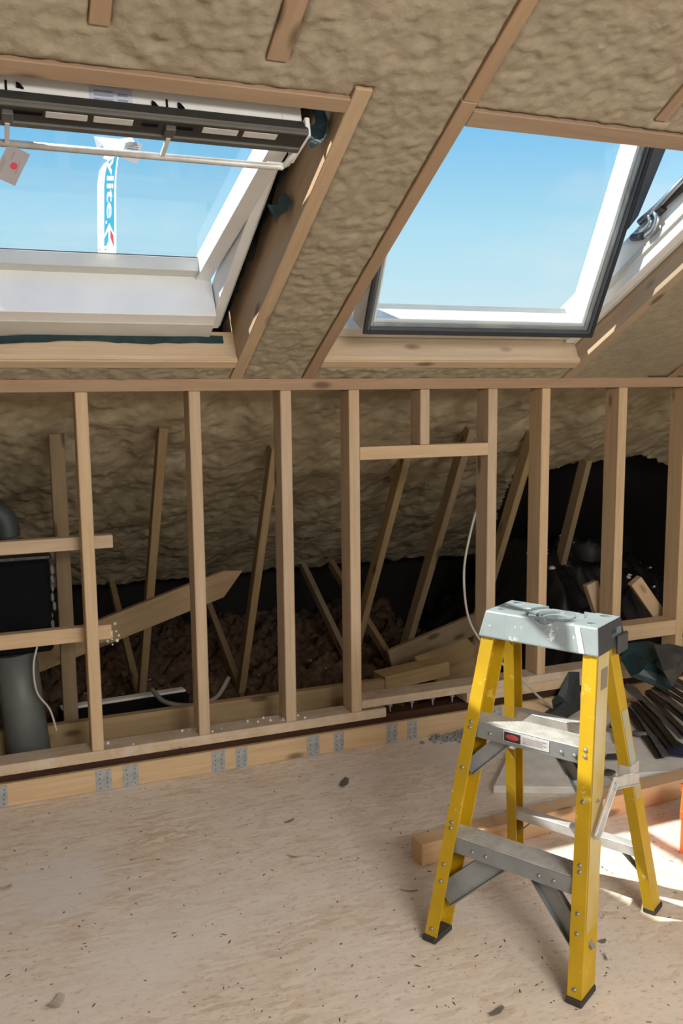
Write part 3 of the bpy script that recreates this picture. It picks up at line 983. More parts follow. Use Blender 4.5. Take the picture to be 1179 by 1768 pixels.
for a, b in ((78, 152), (161, 231), (350, 414), (421, 482)):
    y = 188 + (a + b) / 2 * 0.088
    sbox('slot', bar_x(a, y), bar_x(b, y), .546, .570, -.0475, -.0425, SLOT, vb, bev=.001)
sbox('end_cap', .748, .760, .44, .580, -.046, .0, WHITE_PVC, vb)
for px in (12, 290):
    x = bar_x(px, 205 + px * .09)
    sbox('lever_bracket', x - .012, x + .012, .520, .562, -.056, -.042, MID_BAR, vb)
    bm = bmesh.new()
    bm_box(bm, (x - .005, .436, -.058), (x + .005, .525, -.050))
    mesh_obj('lever_arm', bm, SLOT, vb, mwb)
for k, px in enumerate((35, 60, 260, 320)):
    x = bar_x(px, 195 + px * .09)
    sbox('catch', x - .022, x + .016, .551, .562, -.0485, -.0425, BLACK_MATT, vb, bev=.002)
bm = bmesh.new()
pts = [V((-.02, .433, -.054)), V((.70, .433, -.054)), V((.728, .433, -.052)), V((.742, .442, -.048)), V((.748, .50, -.04))]
bm_tube(bm, pts, .0085, 10)
mesh_obj('handle_rail', bm, ALU_DUSTY, vb, mwb, smooth=True)
sbox('handle_end', .690, .735, .427, .439, -.060, -.044, WHITE_PVC, vb)
# catches, dowels and label on the fixed top member
TOPF = SB[0] + SS * .552


def on_top(px, py):
    q = hit(px, py, SS, SS.dot(TOPF)) - SB[0]
    return q.x, q.dot(SN)


for px, py, kk in ((10, 147, 0), (288, 180, 0), (33, 149, 1), (311, 184, 1), (266, 181, 1)):
    x, o = on_top(px, py)
    if kk == 0: sbox('catch_pin', x - .0025, x + .0025, .552, .555, o - .011, o + .011, BLACK_MATT, sash1)
    else:
        bm = bmesh.new()
        bm_prism(bm, [V((-.006, .006, 0)), V((.001, .003, 0)), V((.009, -.007, 0)), V((-.006, -.005, 0))], V((0, 0, .006)))
        mesh_obj('catch_hook', bm, BLACK_MATT, sash1, frame(EX, SN, -SS, TOPF + EX * x + SN * o + SS * .008))
x, o = on_top(192, 167)
bm = bmesh.new()
bm_box(bm, (-.046, -.020, 0), (.046, .020, .0012), mat=0)
for k in range(3): bm_box(bm, (-.038, -.013 + k * .010, .0012), (.004, -.008 + k * .010, .0018), mat=1)
for k in range(2): bm_box(bm, (.014, -.013 + k * .014, .0012), (.036, -.006 + k * .014, .0018), mat=1)
mesh_obj('frame_label', bm, [LABEL_BLUE, LABEL_INK], sash1, frame(EX, SN, -SS, TOPF + EX * x + SN * o + SS * .0013).copy() @ Matrix.Diagonal((1, 1, -1, 1)), label='pale blue printed label on the top rail')

# strip sticker and lettering on the pane
n_ = SN; off = SN.dot(SB[0]) + .050


def on_sash(px, py):
    q = hit(px, py, n_, off) - SB[0]
    return q.x, q.dot(SS)


from mathutils.geometry import delaunay_2d_cdt
prn_v, prn_f, prn_m = [], [], []                       # flat print: outlines in one plane, later ones over earlier ones


def ink(pts, m):
    if sum(a[0] * b[1] - b[0] * a[1] for a, b in zip(pts, pts[1:] + pts[:1])) < 0: pts = pts[::-1]
    k = len(prn_v); prn_v.extend(V((x, y)) for x, y in pts)
    prn_f.append(list(range(k, k + len(pts)))); prn_m.append(m)


def bend(y): return max(0, 300 - y) * 0.14


ink([(169, 440), (201, 440), (200.5, 380), (200.5, 320), (201.5, 296), (206, 262), (179, 283), (171, 296), (168, 320), (168, 380)], 0)
ink([(180, 428), (197.5, 428), (197.2, 380), (197.2, 320), (198.5, 298), (203, 266), (187, 279), (182, 298), (180, 320), (180, 380)], 1)
tb_ = text_bm('ylite', 1.0)                            # the lettering reads downwards, tops of the letters to the right
xs = [v.co.x for v in tb_.verts]; ys = [v.co.y for v in tb_.verts]
x0_, x1_, y0_, y1_ = min(xs), max(xs), min(ys), max(ys)
for f in tb_.faces:
    q = []
    for v in f.verts:
        u = (v.co.x - x0_) / (x1_ - x0_); w_ = (v.co.y - y0_) / (y1_ - y0_)
        py = 272 + 105 * u
        q.append((180.5 + 15.8 * w_ + bend(py), py))
    ink(q, 0)
tb_.free()
ink([(182.2, 381), (184.6, 381), (184.6, 386.5), (182.2, 386.5)], 0)
ink([(188.5, 385), (197.4, 404), (199, 434), (179.6, 434), (179.6, 407)], 0)
ink([(187.3, 398), (187.3, 416), (183, 425), (179.9, 425), (179.9, 412)], 1)
ink([(190.5, 396), (195.5, 406), (197, 427), (193, 417), (190.5, 410)], 2)
ink([(170, 429), (174, 431), (173.5, 432), (170, 430.5)], 3)
ink([(180, 430), (183, 429.5), (182, 433)], 3)
edges_ = [(f[k], f[(k + 1) % len(f)]) for f in prn_f for k in range(len(f))]
cv, ce, cf, _ov, _oe, _of = delaunay_2d_cdt(prn_v, edges_, [], 0, 1e-4)


def inside(p, f):
    c = False
    for k in range(len(f)):
        a, b = prn_v[f[k]], prn_v[f[k - 1]]
        if (a.y > p.y) != (b.y > p.y) and p.x < (b.x - a.x) * (p.y - a.y) / (b.y - a.y) + a.x: c = not c
    return c


bm = bmesh.new()
bv = [bm.verts.new(V((*on_sash(p.x, p.y), 0))) for p in cv]
for f in cf:
    m = sum((V((cv[k].x, cv[k].y)) for k in f), V((0, 0))) / len(f)
    o = [k for k in range(len(prn_f)) if inside(m, prn_f[k])]
    if not o or 0 not in o: continue
    try: q = bm.faces.new([bv[k] for k in f])
    except ValueError: continue
    q.material_index = prn_m[max(o)]
mesh_obj('window_sticker', bm, [STICK_W, STICK_B, RED_FILM, LABEL_INK], sash1, frame(EX, SS, SN, RW(0, .72, .14) + SN * .050), label='white strip sticker with blue lettering on the pane')
# its loose crumpled head and the small label beside it
bm = bmesh.new()
pts = [(161, 226), (205, 228), (228, 235), (232, 243), (214, 252), (206, 258), (199, 265), (188, 270), (177, 264), (167, 250)]
cx_, cy_ = on_sash(192, 248)
ring_ = [bm.verts.new(V((*on_sash(*q), random.uniform(-.02, -.001)))) for q in pts]
mid = [bm.verts.new(V((cx_ + (on_sash(*q)[0] - cx_) * .5, cy_ + (on_sash(*q)[1] - cy_) * .5, random.uniform(-.03, -.012)))) for q in pts]
for k in range(len(pts)):
    bm.faces.new((ring_[k], ring_[(k + 1) % len(pts)], mid[(k + 1) % len(pts)], mid[k]))
bm.faces.new(mid)
mesh_obj('sticker_backing', bm, STICK_W, sash1, frame(EX, SS, SN, RW(0, .72, .14) + SN * .050), label='crumpled white head of the sticker')
bm = bmesh.new()
a = [(206, 245), (213, 240), (245, 237), (236, 274), (204, 268)]
va = [V((*on_sash(*q), -.004 - .012 * (q[0] > 220))) for q in a]
bm.faces.new([bm.verts.new(v) for v in va])
for k in range(3):
    q = [(216 + k, 252 - k * 3), (238, 250 - k * 3), (238, 248.5 - k * 3), (216 + k, 250.5 - k * 3)]
    f = bm.faces.new([bm.verts.new(V((*on_sash(*p_), -.018))) for p_ in q]); f.material_index = 1
mesh_obj('curled_label', bm, [CARD, LABEL_INK], sash1, frame(EX, SS, SN, RW(0, .72, .14) + SN * .050), label='small grey label curling off the pane')

# swing tag hanging from the handle rail
hang = SB[0] + EX * bar_x(12, 240) + SS * .433 - SN * .064
tag = empty('swing_tag', hang, 'grey card swing tag with a red dot hanging from the window handle rail', 'tag')


def on_tag(px, py, dz=0.0):
    nf = (EYE - hang).normalized(); nf = V((nf.x, nf.y, 0)).normalized()
    p = hit(px, py, nf, nf.dot(hang) + dz)
    return p


def tag_poly(bm, pts, dz, mat):
    f = bm.faces.new([bm.verts.new(on_tag(px, py, dz) - hang) for px, py in pts]); f.material_index = mat


bm = bmesh.new()
card = [(15, 247), (52, 267), (26, 321), (-14, 303), (-6, 288)]
tag_poly(bm, card, 0.0, 0)
tag_poly(bm, [card[-1 - k] for k in range(5)], -.0012, 0)
for k in range(5):
    c1, c2 = card[k], card[(k + 1) % 5]
    f = bm.faces.new([bm.verts.new(on_tag(*q) - hang) for q in ((*c1, 0.0), (*c2, 0.0), (*c2, -.0012), (*c1, -.0012))])
tag_poly(bm, [(24 + 6.2 * math.cos(TAU * k / 16), 286.5 + 6.2 * math.sin(TAU * k / 16)) for k in range(16)], .0012, 2)
for k in range(3):
    o = k * 4
    tag_poly(bm, [(8 + o * .2, 268 + o), (10 + o * .2, 269 + o), (-1 + o * .2, 289 + o), (-3 + o * .2, 288 + o)], .0010, 1)
tag_poly(bm, [(34, 280), (36, 281), (27, 301), (25, 300)], .0010, 1)
tag_poly(bm, [(24, 262), (27, 263.5), (21, 276), (18, 274)], .0010, 1)
mesh_obj('card', bm, [CARD, CARD_INK, RED], tag, Matrix.Translation(hang))
tube('string', [hang + V((0, 0, 0.012)), on_tag(14, 243), on_tag(18, 252)], .0015, STICK_W, tag, seg=6)

# window 2: swung right over so that its outer face looks into the room
win2 = empty('window_2', RW(1.74, 0.13, 0.1), kind='structure')
gx0, gx1 = 1.196, 2.296
fr2 = empty('frame', RW(gx0, 0.135, 0.1), parent=win2)
rbox('side_member', gx1 - .042, gx1, 0.140, 1.30, 0.085, 0.235, WHITE_PVC, fr2)
rbox('side_member', gx0, gx0 + .036, 0.140, 1.30, 0.098, 0.235, WHITE_PVC, fr2)
rbox('bottom_member', gx0 + .036, gx1 - .042, 0.140, 0.200, 0.100, 0.215, GREY_PVC, fr2)
rbox('top_member', gx0 + .036, gx1 - .042, 1.24, 1.30, 0.098, 0.235, WHITE_PVC, fr2)
rbox('outer_lip', gx1 - .004, gx1 + .004, 0.140, 1.30, 0.078, 0.092, GREY_PVC, fr2)
rbox('bead', gx1 - .050, gx1 - .042, 0.20, 1.24, 0.125, 0.150, GREY_PVC, fr2)
ring('flashing', OP2[0], OP2[1], OP2[2], OP2[3], 0.225, 0.234, 0.035, MEMBRANE_DARK, win2, ROOFB)
bot = V((0, 2.921, 1.653))
UD = V((0, -0.445, 0.896)).normalized()               # up the sash
ND = V((0, -0.896, -0.445)).normalized()              # towards the room: the sash's outer face
QB = (bot, EX, UD, -ND)
qx0, qx1, qh = 1.238, 2.205, 1.02


def qbox(name, x0, x1, a0, a1, o0, o1, mat, parent, **kw):
    return obox(name, (x0, a0, o0), (x1, a1, o1), mat, parent, QB, **kw)


sash2 = empty('sash', bot + EX * 1.72, parent=win2)
ring('gasket', qx0, qx1, 0, qh, -.004, .006, .014, GASKET, sash2, QB)
ring('cladding', qx0 + .012, qx1 - .012, .012, qh - .012, .001, .012, .014, CLAD, sash2, QB)
ring('spacer', qx0 + .022, qx1 - .022, .022, qh - .022, .012, .018, .018, SPACER, sash2, QB)
ring('inner_frame', qx0 + .004, qx1 - .004, .004, qh - .004, .022, .120, .046, WHITE_PVC, sash2, QB)
qbox('pane', qx0 + .010, qx1 - .010, .010, qh - .010, .006, .010, GLASS, sash2, bev=0)
# tapered side cover beside the upper half of the sash
bm = bmesh.new()
bm_prism(bm, [V((qx1 + .004, .42, .0)), V((qx1 + .03, .47, .0)), V((qx1 + .085, 1.0, .0)), V((qx1 + .002, 1.0, .0))], V((0, 0, .03)))
mesh_obj('side_cover', bm, CLAD, sash2, frame(EX, UD, -ND, bot))
# pivot hinge on the frame's right member
HX = gx1 - .052


def hp(px, py, o=0.0): return at_x(px, py, HX - o)


hg = empty('pivot_hinge', hp(1125, 385), parent=win2, label='bright steel pivot hinge')
tube('hinge_bar', [hp(1104, 384, .012), hp(1140, 352, .012), hp(1190, 300, .012)], .012, CHROME, hg, seg=8)
tube('hinge_bar', [hp(1140, 358, .004), hp(1190, 313, .004)], .012, GASKET, hg, seg=8)
tube('hinge_arc', [hp(1130, 366, .01), hp(1134, 378, .01), hp(1128, 396, .01), hp(1114, 408, .01)], .010, CHROME, hg, seg=8, smooth_n=6)
tube('hinge_arc', [hp(1120, 372, .016), hp(1122, 384, .016), hp(1112, 396, .016), hp(1098, 402, .016)], .008, CHROME, hg, seg=8, smooth_n=6)
tube('hinge_block', [hp(1092, 410, .008), hp(1108, 408, .008)], .014, CLAD, hg, seg=8)
tube('hinge_block', [hp(1130, 372, .0), hp(1146, 356, .0)], .017, GASKET, hg, seg=8)

# ------------------------------------------------------------------ step ladder
LO = V((1.1155, 1.79, 0))
LX = V((0.5, -0.866, 0)); LY = V((0.866, 0.5, 0)); LZ = V((0, 0, 1))
lad = empty('step_ladder', LO + LY * .27, 'paint-spattered yellow step ladder with grey steps and cap standing open on the floor', 'ladder')
LM = frame(LX, LY, LZ, LO)


def l_at(z, rear=False):
    t = z / 0.81
    if rear: return (0.2275 + (0.150 - 0.2275) * t, 0.535 + (0.335 - 0.535) * t)
    return (0.2215 + (0.160 - 0.2215) * t, 0.0 + 0.187 * t)


def rail(name, side, rear, web, flange, th, mat, ztop=0.835):
    bm = bmesh.new(); rings_ = []
    s = side
    for z in (0.012, ztop * .33, ztop * .66, ztop):
        l, d = l_at(z, rear)
        k = -1 if rear else 1                       # web runs from the outer flange inwards
        prof = [(0, 0), (0, web), (-flange, web), (-flange, web - th), (-th, web - th), (-th, th), (-flange, th), (-flange, 0)]
        rings_.append([bm.verts.new(V((s * (l + a), d + k * b_, z))) for a, b_ in prof])
    for a, b_ in zip(rings_, rings_[1:]):
        for k in range(8): bm.faces.new((a[k], a[(k + 1) % 8], b_[(k + 1) % 8], b_[k]))
    for r_ in (rings_[0], rings_[-1]):
        bm.faces.new(r_[0:2] + r_[4:6]); bm.faces.new(r_[1:5]); bm.faces.new([r_[0], r_[5], r_[6], r_[7]])
    o = mesh_obj(name, bm, mat, lad, LM)
    # rubber foot
    l, d = l_at(0.0, rear)
    bm = bmesh.new()
    lo = (min(s * (l + .003), s * (l - flange - .003)), (d - .004) if not rear else d - web - .004, 0.0)
    hi = (max(s * (l + .003), s * (l - flange - .003)), (d + web + .004) if not rear else d + .004, 0.017)
    bm_box(bm, lo, hi); bevel_all(bm, .003)
    mesh_obj('rubber_foot', bm, RUBBER, o, LM)
    return o


def rivet(parent, p, axis, r=.0055):
    bm = bmesh.new()
    bm_tube(bm, [V((0, 0, 0)), axis * .002, axis * .0042], [r, r * .9, r * .4], 8)
    mesh_obj('rivet', bm, ALU, parent, LM @ Matrix.Translation(p))


rf_l = rail('front_rail', -1, False, .080, .036, .005, YELLOW)
rf_r = rail('front_rail', 1, False, .080, .036, .005, YELLOW)
rr_l = rail('rear_rail', -1, True, .052, .030, .0045, YELLOW)
rr_r = rail('rear_rail', 1, True, .052, .030, .0045, YELLOW)
for o_, s in ((rf_l, -1), (rf_r, 1)):
    for z in (.035, .16, .205, .300, .315, .46, .565, .58):
        l, d = l_at(z); rivet(o_, V((s * (l - .018), d, z)), V((0, -1, .2)))
# painted cream reflection and small label on the right front rail's side
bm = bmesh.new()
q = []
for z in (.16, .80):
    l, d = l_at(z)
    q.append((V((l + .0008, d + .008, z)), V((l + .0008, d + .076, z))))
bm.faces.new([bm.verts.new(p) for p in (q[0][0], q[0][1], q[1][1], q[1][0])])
mesh_obj('reflection_patch', bm, RAIL_REFLECTION, rf_r, LM, label='cream reflection painted on the side of the rail')
bm = bmesh.new()
q = []
for z in (.715, .765):
    l, d = l_at(z)
    q.append((V((l + .0016, d + .030, z)), V((l + .0016, d + .070, z))))
bm.faces.new([bm.verts.new(p) for p in (q[0][0], q[0][1], q[1][1], q[1][0])])
mesh_obj('rail_label', bm, plain('rail_label', (0.20, 0.17, 0.12), 0.6), rf_r, LM, label='small brown label')
bm = bmesh.new()
q = []
for z in (.36, .62):
    l, d = l_at(z, True)
    q.append((V((l + .0008, d - .044, z)), V((l + .0008, d - .006, z))))
bm.faces.new([bm.verts.new(p) for p in (q[0][0], q[0][1], q[1][1], q[1][0])])
mesh_obj('reflection_patch', bm, RAIL_REFLECTION_G, rr_r, LM, label='grey reflection painted on the side of the rail')  # reflection painted onto the rear rail's side

for z, nm in ((.278, 0), (.582, 1)):
    l, d = l_at(z)
    li = l - .005
    st = empty('step', LM @ V((0, d + .04, z)), parent=lad)
    bm = bmesh.new()
    bm_box(bm, (-li, d + .006, z - .004), (li, d + .083, z))
    for k in range(9): bm_box(bm, (-li, d + .010 + k * .008, z), (li, d + .0135 + k * .008, z + .0016))
    mesh_obj('tread', bm, ALU_DUSTY, st, LM)
    bm = bmesh.new()
    bm_box(bm, (-li + .0, d + .004, z - .043), (li - .0, d + .0075, z)); bevel_all(bm, .001)
    mesh_obj('apron', bm, ALU, st, LM)
    for x in (-.115, -.075, .075, .115) if not nm else (-.105, .095, .13):
        rivet(st, V((x, d + .004, z - .024)), V((0, -1, 0)))
    if nm:
        bm = bmesh.new()
        bm_box(bm, (-.066, d + .0025, z - .033), (.062, d + .004, z - .004), mat=0)
        bm_box(bm, (-.063, d + .0018, z - .031), (-.017, d + .0026, z - .007), mat=1)
        f = bm.faces.new([bm.verts.new(V((-.040 + .019 * math.cos(TAU * k / 20), d + .0012, z - .0185 + .0075 * math.sin(TAU * k / 20)))) for k in range(20)]); f.material_index = 2
        for k in range(4): bm_box(bm, (-.011, d + .0018, z - .0125 - k * .0045), (.055 - .01 * (k % 2), d + .0026, z - .0105 - k * .0045), mat=3)
        mesh_obj('warning_label', bm, [STICK_W, BLACK_INK, plain('label_red', (.42, .05, .06), .6), CARD_INK], st, LM, label='white warning label with a red oval on the step')
    # knee braces from the step down to the rails
    for s in (-1, 1):
        drop = .135 if not nm else .10
        l2, d2 = l_at(z - .04 - drop)
        a_ = V((s * (li - (.145 if not nm else .10)), d + .05, z - .036)); b_ = V((s * (l2 - .010), d2 + .05, z - .045 - drop))
        ax = (b_ - a_); LL = ax.length; ax.normalize(); up_ = V((0, 1, .15)); y_ = up_.cross(ax).normalized(); z_ = ax.cross(y_)
        bm = bmesh.new()
        hw = .030 if not nm else .019
        bm_box(bm, (0, -hw, -.0018), (LL, hw, .0018))
        bm_box(bm, (0, -hw - .002, -.012), (LL, -hw + .002, .0018))
        bm_box(bm, (0, hw - .002, -.012), (LL, hw + .002, .0018))
        mesh_obj('knee_brace', bm, ALU, lad, LM @ frame(ax, y_, z_, a_))
for z in (.20, .545):
    l, d = l_at(z, True)
    bm = bmesh.new()
    bm_box(bm, (-l + .006, d - .040, z - .002), (l - .006, d - .006, z + .002))
    bm_box(bm, (-l + .006, d - .040, z - .026), (l - .006, d - .037, z))
    bevel_all(bm, .0008)
    mesh_obj('rear_bar', bm, ALU_DUSTY, lad, LM)
    if z < .3:
        for s in (-1, 1):
            l2, d2 = l_at(z - .09, True)
            a_ = V((s * (l - .075), d - .025, z - .02)); b_ = V((s * (l2 - .012), d2 - .025, z - .10))
            ax = (b_ - a_); LL = ax.length; ax.normalize(); y_ = V((0, 1, 0)).cross(ax).normalized(); z_ = ax.cross(y_)
            bm = bmesh.new(); bm_box(bm, (0, -.002, -.010), (LL, .002, .010))
            mesh_obj('rear_brace', bm, ALU, lad, LM @ frame(ax, y_, z_, a_))
# folding spreaders
for s in (-1, 1):
    in_ = .92 if s < 0 else 1.0
    sp = empty('spreader', LM @ V((s * .2, .3, .38)), parent=lad)
    l1, d1 = l_at(.285); l2, d2 = l_at(.445, True)
    sd_ = [LM.inverted() @ hit(px, py, LX, LX.dot(LO) + .207) for px, py in ((1030, 1442), (1060, 1352), (1100, 1344))]
    A, Mid, B = (V((s * p.x * in_, p.y, p.z)) for p in sd_)
    for p, q_, w_ in ((A, Mid, .022), (Mid, B, .030)):
        ax = (q_ - p); LL = ax.length; ax.normalize(); y_ = V((1, 0, 0)); y_ = (y_ - ax * ax.dot(y_)).normalized(); z_ = ax.cross(y_)
        bm = bmesh.new(); bm_box(bm, (-.006, -.003, -w_ / 2), (LL + .006, .003, w_ / 2)); bm_box(bm, (-.006, -.003, w_ / 2 - .003), (LL + .006, .008, w_ / 2)); bevel_all(bm, .001)
        mesh_obj('spreader_arm', bm, ALU_DUSTY, sp, LM @ frame(ax, y_, z_, p))
    bm = bmesh.new()
    bm_box(bm, (min(s * (l2 + .003), s * (l2 - .032)), d2 - .058, .425), (max(s * (l2 + .003), s * (l2 - .032)), d2 + .004, .462)); bevel_all(bm, .002)
    mesh_obj('bracket', bm, ALU_DUSTY, sp, LM, label='pale bracket round the rear rail')
    for p in (A, Mid): rivet(sp, p, V((s, 0, 0)), .006)

# moulded cap
bm = bmesh.new()
zt, zb = .872, .803
top = [(-.157, .197), (.157, .197), (.157, .345), (-.157, .345)]
bot_ = [(-.168, .178), (.168, .178), (.168, .362), (-.168, .362)]
vb_ = [bm.verts.new(V((x, y, zb))) for x, y in bot_]; vt_ = [bm.verts.new(V((x, y, zt))) for x, y in top]
bm.faces.new(vb_[::-1]); bm.faces.new(vt_)
for k in range(4): bm.faces.new((vb_[k], vb_[(k + 1) % 4], vt_[(k + 1) % 4], vt_[k]))
bevel_all(bm, .005, 2)
cap = mesh_obj('top_cap', bm, [CAP, CAP_END], lad, LM)
cut = bmesh.new()


def cyl(bm, c, r, z0, z1, sx=1.0, seg=24):
    a = [bm.verts.new(V((c[0] + r * sx * math.cos(TAU * k / seg), c[1] + r * math.sin(TAU * k / seg), z0))) for k in range(seg)]
    b = [bm.verts.new(V((v.co.x, v.co.y, z1))) for v in a]
    bm.faces.new(a[::-1]); bm.faces.new(b)
    for k in range(seg): bm.faces.new((a[k], a[(k + 1) % seg], b[(k + 1) % seg], b[k]))


cuts = []
def cutter(fill):
    c = bmesh.new(); fill(c)
    bmesh.ops.recalc_face_normals(c, faces=c.faces[:])
    me = bpy.data.meshes.new('cut'); c.to_mesh(me); c.free()
    o = bpy.data.objects.new('cut', me); COL.objects.link(o); o.matrix_basis = LM
    cuts.append(o)
    md = cap.modifiers.new('b', 'BOOLEAN'); md.operation = 'DIFFERENCE'; md.solver = 'EXACT'; md.object = o


def washer(c, r0, r1, z0):
    seg = 32
    rr = [[c.verts.new(V((.012 + r * math.cos(TAU * k / seg), .272 + r * math.sin(TAU * k / seg), z))) for k in range(seg)] for r, z in ((r0, z0), (r1, z0), (r1, .9), (r0, .9))]
    for a in range(4):
        A, B = rr[a], rr[(a + 1) % 4]
        for k in range(seg): c.faces.new((A[k], A[(k + 1) % seg], B[(k + 1) % seg], B[k]))


cutter(lambda c: cyl(c, (.012, .272), .080, .867, .9, 1.0, 40))
cutter(lambda c: washer(c, .072, .079, .859))
cutter(lambda c: washer(c, .046, .053, .860))
cutter(lambda c: cyl(c, (.012, .272), .042, .861, .9))
cutter(lambda c: cyl(c, (.012, .272), .028, .815, .9))
for c_, r, sx in (((-.126, .322), .010, 1.35), ((-.126, .230), .0085, 1.3), ((.126, .322), .012, 1.4), ((.126, .230), .0095, 1.3)):
    cutter(lambda c, c_=c_, r=r, sx=sx: cyl(c, c_, r, .812, .9, sx, 16))
cutter(lambda c: bm_box(c, (-.058, .334, .862), (.094, .40, .9)))
cutter(lambda c: bm_box(c, (.150, .275, .830), (.20, .335, .850)))
bpy.context.view_layer.update()
me = bpy.data.meshes.new_from_object(cap.evaluated_get(bpy.context.evaluated_depsgraph_get()))
cap.modifiers.clear(); cap.data = me
for o in cuts: bpy.data.objects.remove(o)
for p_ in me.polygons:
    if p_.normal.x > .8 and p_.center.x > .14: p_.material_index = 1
# tape mark and end lug on the cap
bm = bmesh.new()
for a, b_ in (((.108, .1965, .868), (.124, .179, .806)),):
    f = bm.faces.new([bm.verts.new(V(p)) for p in ((.096, .1945, .868), (.110, .1945, .868), (.132, .1772, .807), (.117, .1772, .807))])
mesh_obj('tape_mark', bm, plain('pale_tape', (0.55, 0.62, 0.62), .6), cap, LM, label='pale strip across the front of the cap')
obox('end_lug', (.166, .29, .785), (.176, .352, .835), CAP_END, cap, (LO, LX, LY, LZ), bev=.004)

# ------------------------------------------------------------------ things on the floor
a_, b_ = V((1.165, 2.348, .035)), V((2.75, 2.44, .035))
beam('floor_timber', a_, b_, 0.07, 0.07, ORANGE_PINE, label='long sawn pine timber lying on the floor behind the step ladder', cat='timber')
# pale boards
def slab(name, pts, t, mats, z0=0.0, rough=0.004, **kw):
    bm = bmesh.new()
    P = [V((p.x, p.y, z0)) for p in pts]
    bm_prism(bm, P, V((0, 0, t)))
    bmesh.ops.bevel(bm, geom=bm.edges[:], offset=.003, segments=1, affect='EDGES')
    return mesh_obj(name, bm, mats, **kw)


slab('plaster_board', [at_z(1062, 1352, .0), at_z(1190, 1345, .0), V((2.95, 2.62, 0)), V((3.0, 3.1, 0)), V((2.2, 3.12, 0)), V((2.12, 2.78, 0))], .035, BOARD,
     label='large pale board lying flat on the floor under the black strips at right', cat='board')
slab('board_piece', [at_z(851, 1370, 0), at_z(1001, 1372, 0), at_z(992, 1300, 0), at_z(885, 1298, 0)], .028, BOARD,
     label='white board offcut lying on the floor seen between the ladder legs', cat='board')
# black strips in a loose sheaf, built from the lowest up
ORD = ['lowest', 'second from the bottom', 'third from the bottom', 'fourth from the bottom', 'fifth from the bottom', 'middle', 'sixth from the top', 'fifth from the top', 'fourth from the top', 'third from the top', 'second from the top', 'topmost']
STRIP_M = [BLACK_PLASTIC, plain('grey_plastic', (0.11, 0.112, 0.115), 0.35, 0, 0.3, 25), BLACK_PLASTIC]  # every third strip is a paler grey plastic
for k in range(12):
    s_ = at_z(1082 + 6 * k + 5 * (k % 2), 1222 - 5.0 * k, .055 + .0115 * k)
    e_ = at_z(1136 + 8.5 * k, 1303 - 9.5 * k + 5 * (k % 2), .045 + .0115 * k)
    e_ = e_ + (e_ - s_) * (.06 + .02 * k)
    beam('plastic_strip', s_, e_, random.uniform(.024, .034), .005, STRIP_M[k % 3], up=(-.35 + .08 * (k % 3), -.45, 1), bev=.001,
         label=ORD[k] + ' of the black plastic strips in the sheaf at right', cat='strip', group='black plastic strips at the right edge')
# disc-like end piece on top of the sheaf
c_ = at_z(1094, 1194, .188)
bm = bmesh.new()
cyl(bm, (0, 0), .045, -.004, .004, 1.0, 20)
mesh_obj('plastic_disc', bm, GREY_SHEET, None, Matrix.Translation(c_) @ Matrix.Rotation(.5, 4, 'X') @ Matrix.Rotation(.4, 4, 'Y'), label='round dark grey plastic disc on top of the black strips', cat='disc')


def crumpled(name, pts, depth, mat, seed, up_z=0.0, **kw):
    """a crumpled sheet through given world points (closed outline), bulged toward the viewer"""
    bm = bmesh.new()
    c = sum((V(p) for p in pts), V((0, 0, 0))) / len(pts)
    rows = [[bm.verts.new(c.lerp(V(p), t) + V(noise.noise_vector(c.lerp(V(p), t) * 9 + V((seed, 0, 0)))) * depth * (1.2 - .7 * t) + V((0, -depth * (1 - t * t), 0)) - c) for p in pts] for t in (1, .78, .52, .26)]
    mid = bm.verts.new(V((0, -depth * 1.1, 0)))
    n = len(pts)
    for a, b in zip(rows, rows[1:]):
        for k in range(n): bm.faces.new((a[k], a[(k + 1) % n], b[(k + 1) % n], b[k]))
    for k in range(n): bm.faces.new((rows[-1][k], rows[-1][(k + 1) % n], mid))
    o = mesh_obj(name, bm, mat, None, Matrix.Translation(c), **kw)
    md = o.modifiers.new('s', 'SOLIDIFY'); md.thickness = .004
    return o


crumpled('teal_bag', [at_y(1072, 1108, 3.13), at_y(1115, 1102, 3.12), at_y(1140, 1112, 3.1), at_y(1150, 1150, 3.0), at_y(1155, 1187, 2.92), at_y(1125, 1185, 2.92), at_y(1085, 1172, 2.98), at_y(1074, 1140, 3.08)], .06, TEAL, 3,
         label='crumpled dark teal plastic bag under the short nogging at the right', cat='bag')
crumpled('grey_sheet', [at_y(1128, 1118, 3.0), at_y(1155, 1112, 3.0), at_y(1185, 1118, 2.98), at_y(1182, 1150, 2.90), at_y(1160, 1188, 2.80), at_y(1146, 1160, 2.85)], .03, GREY_SHEET, 8,
         label='crumpled grey sheet beside the teal bag at the right edge', cat='sheet')
crumpled('blue_cloth', [at_z(1128, 1276, .042), at_z(1150, 1268, .046), at_z(1185, 1290, .046), at_z(1182, 1308, .042), at_z(1140, 1303, .042)], .004, plain('navy_cloth', (.03, .035, .09), .8), 4,
         label='dark blue cloth under the end of the black strips', cat='cloth')
crumpled('felt_flap', [at_y(1002, 1162, 3.235), at_y(985, 1160, 3.235), at_y(962, 1200, 3.22), at_z(935, 1226, .02), at_z(938, 1240, .015), at_z(975, 1243, .015), at_z(1000, 1225, .02)], .015, DARK_HOSE, 6,
         label='dark grey torn flap lying against the wall behind the ladder', cat='flap')
tube('black_rod', [at_z(1035, 1275, .047), at_z(1068, 1243, .05)], .008, BLACK_PLASTIC, seg=8, label='thin black rod between the ladder rails on the floor', cat='rod')
tube('grey_tube', [at_z(1092, 1266, .049), at_z(1126, 1270, .049)], .012, GREY_PIPE, seg=10, label='short dark tube lying under the black strips', cat='tube')
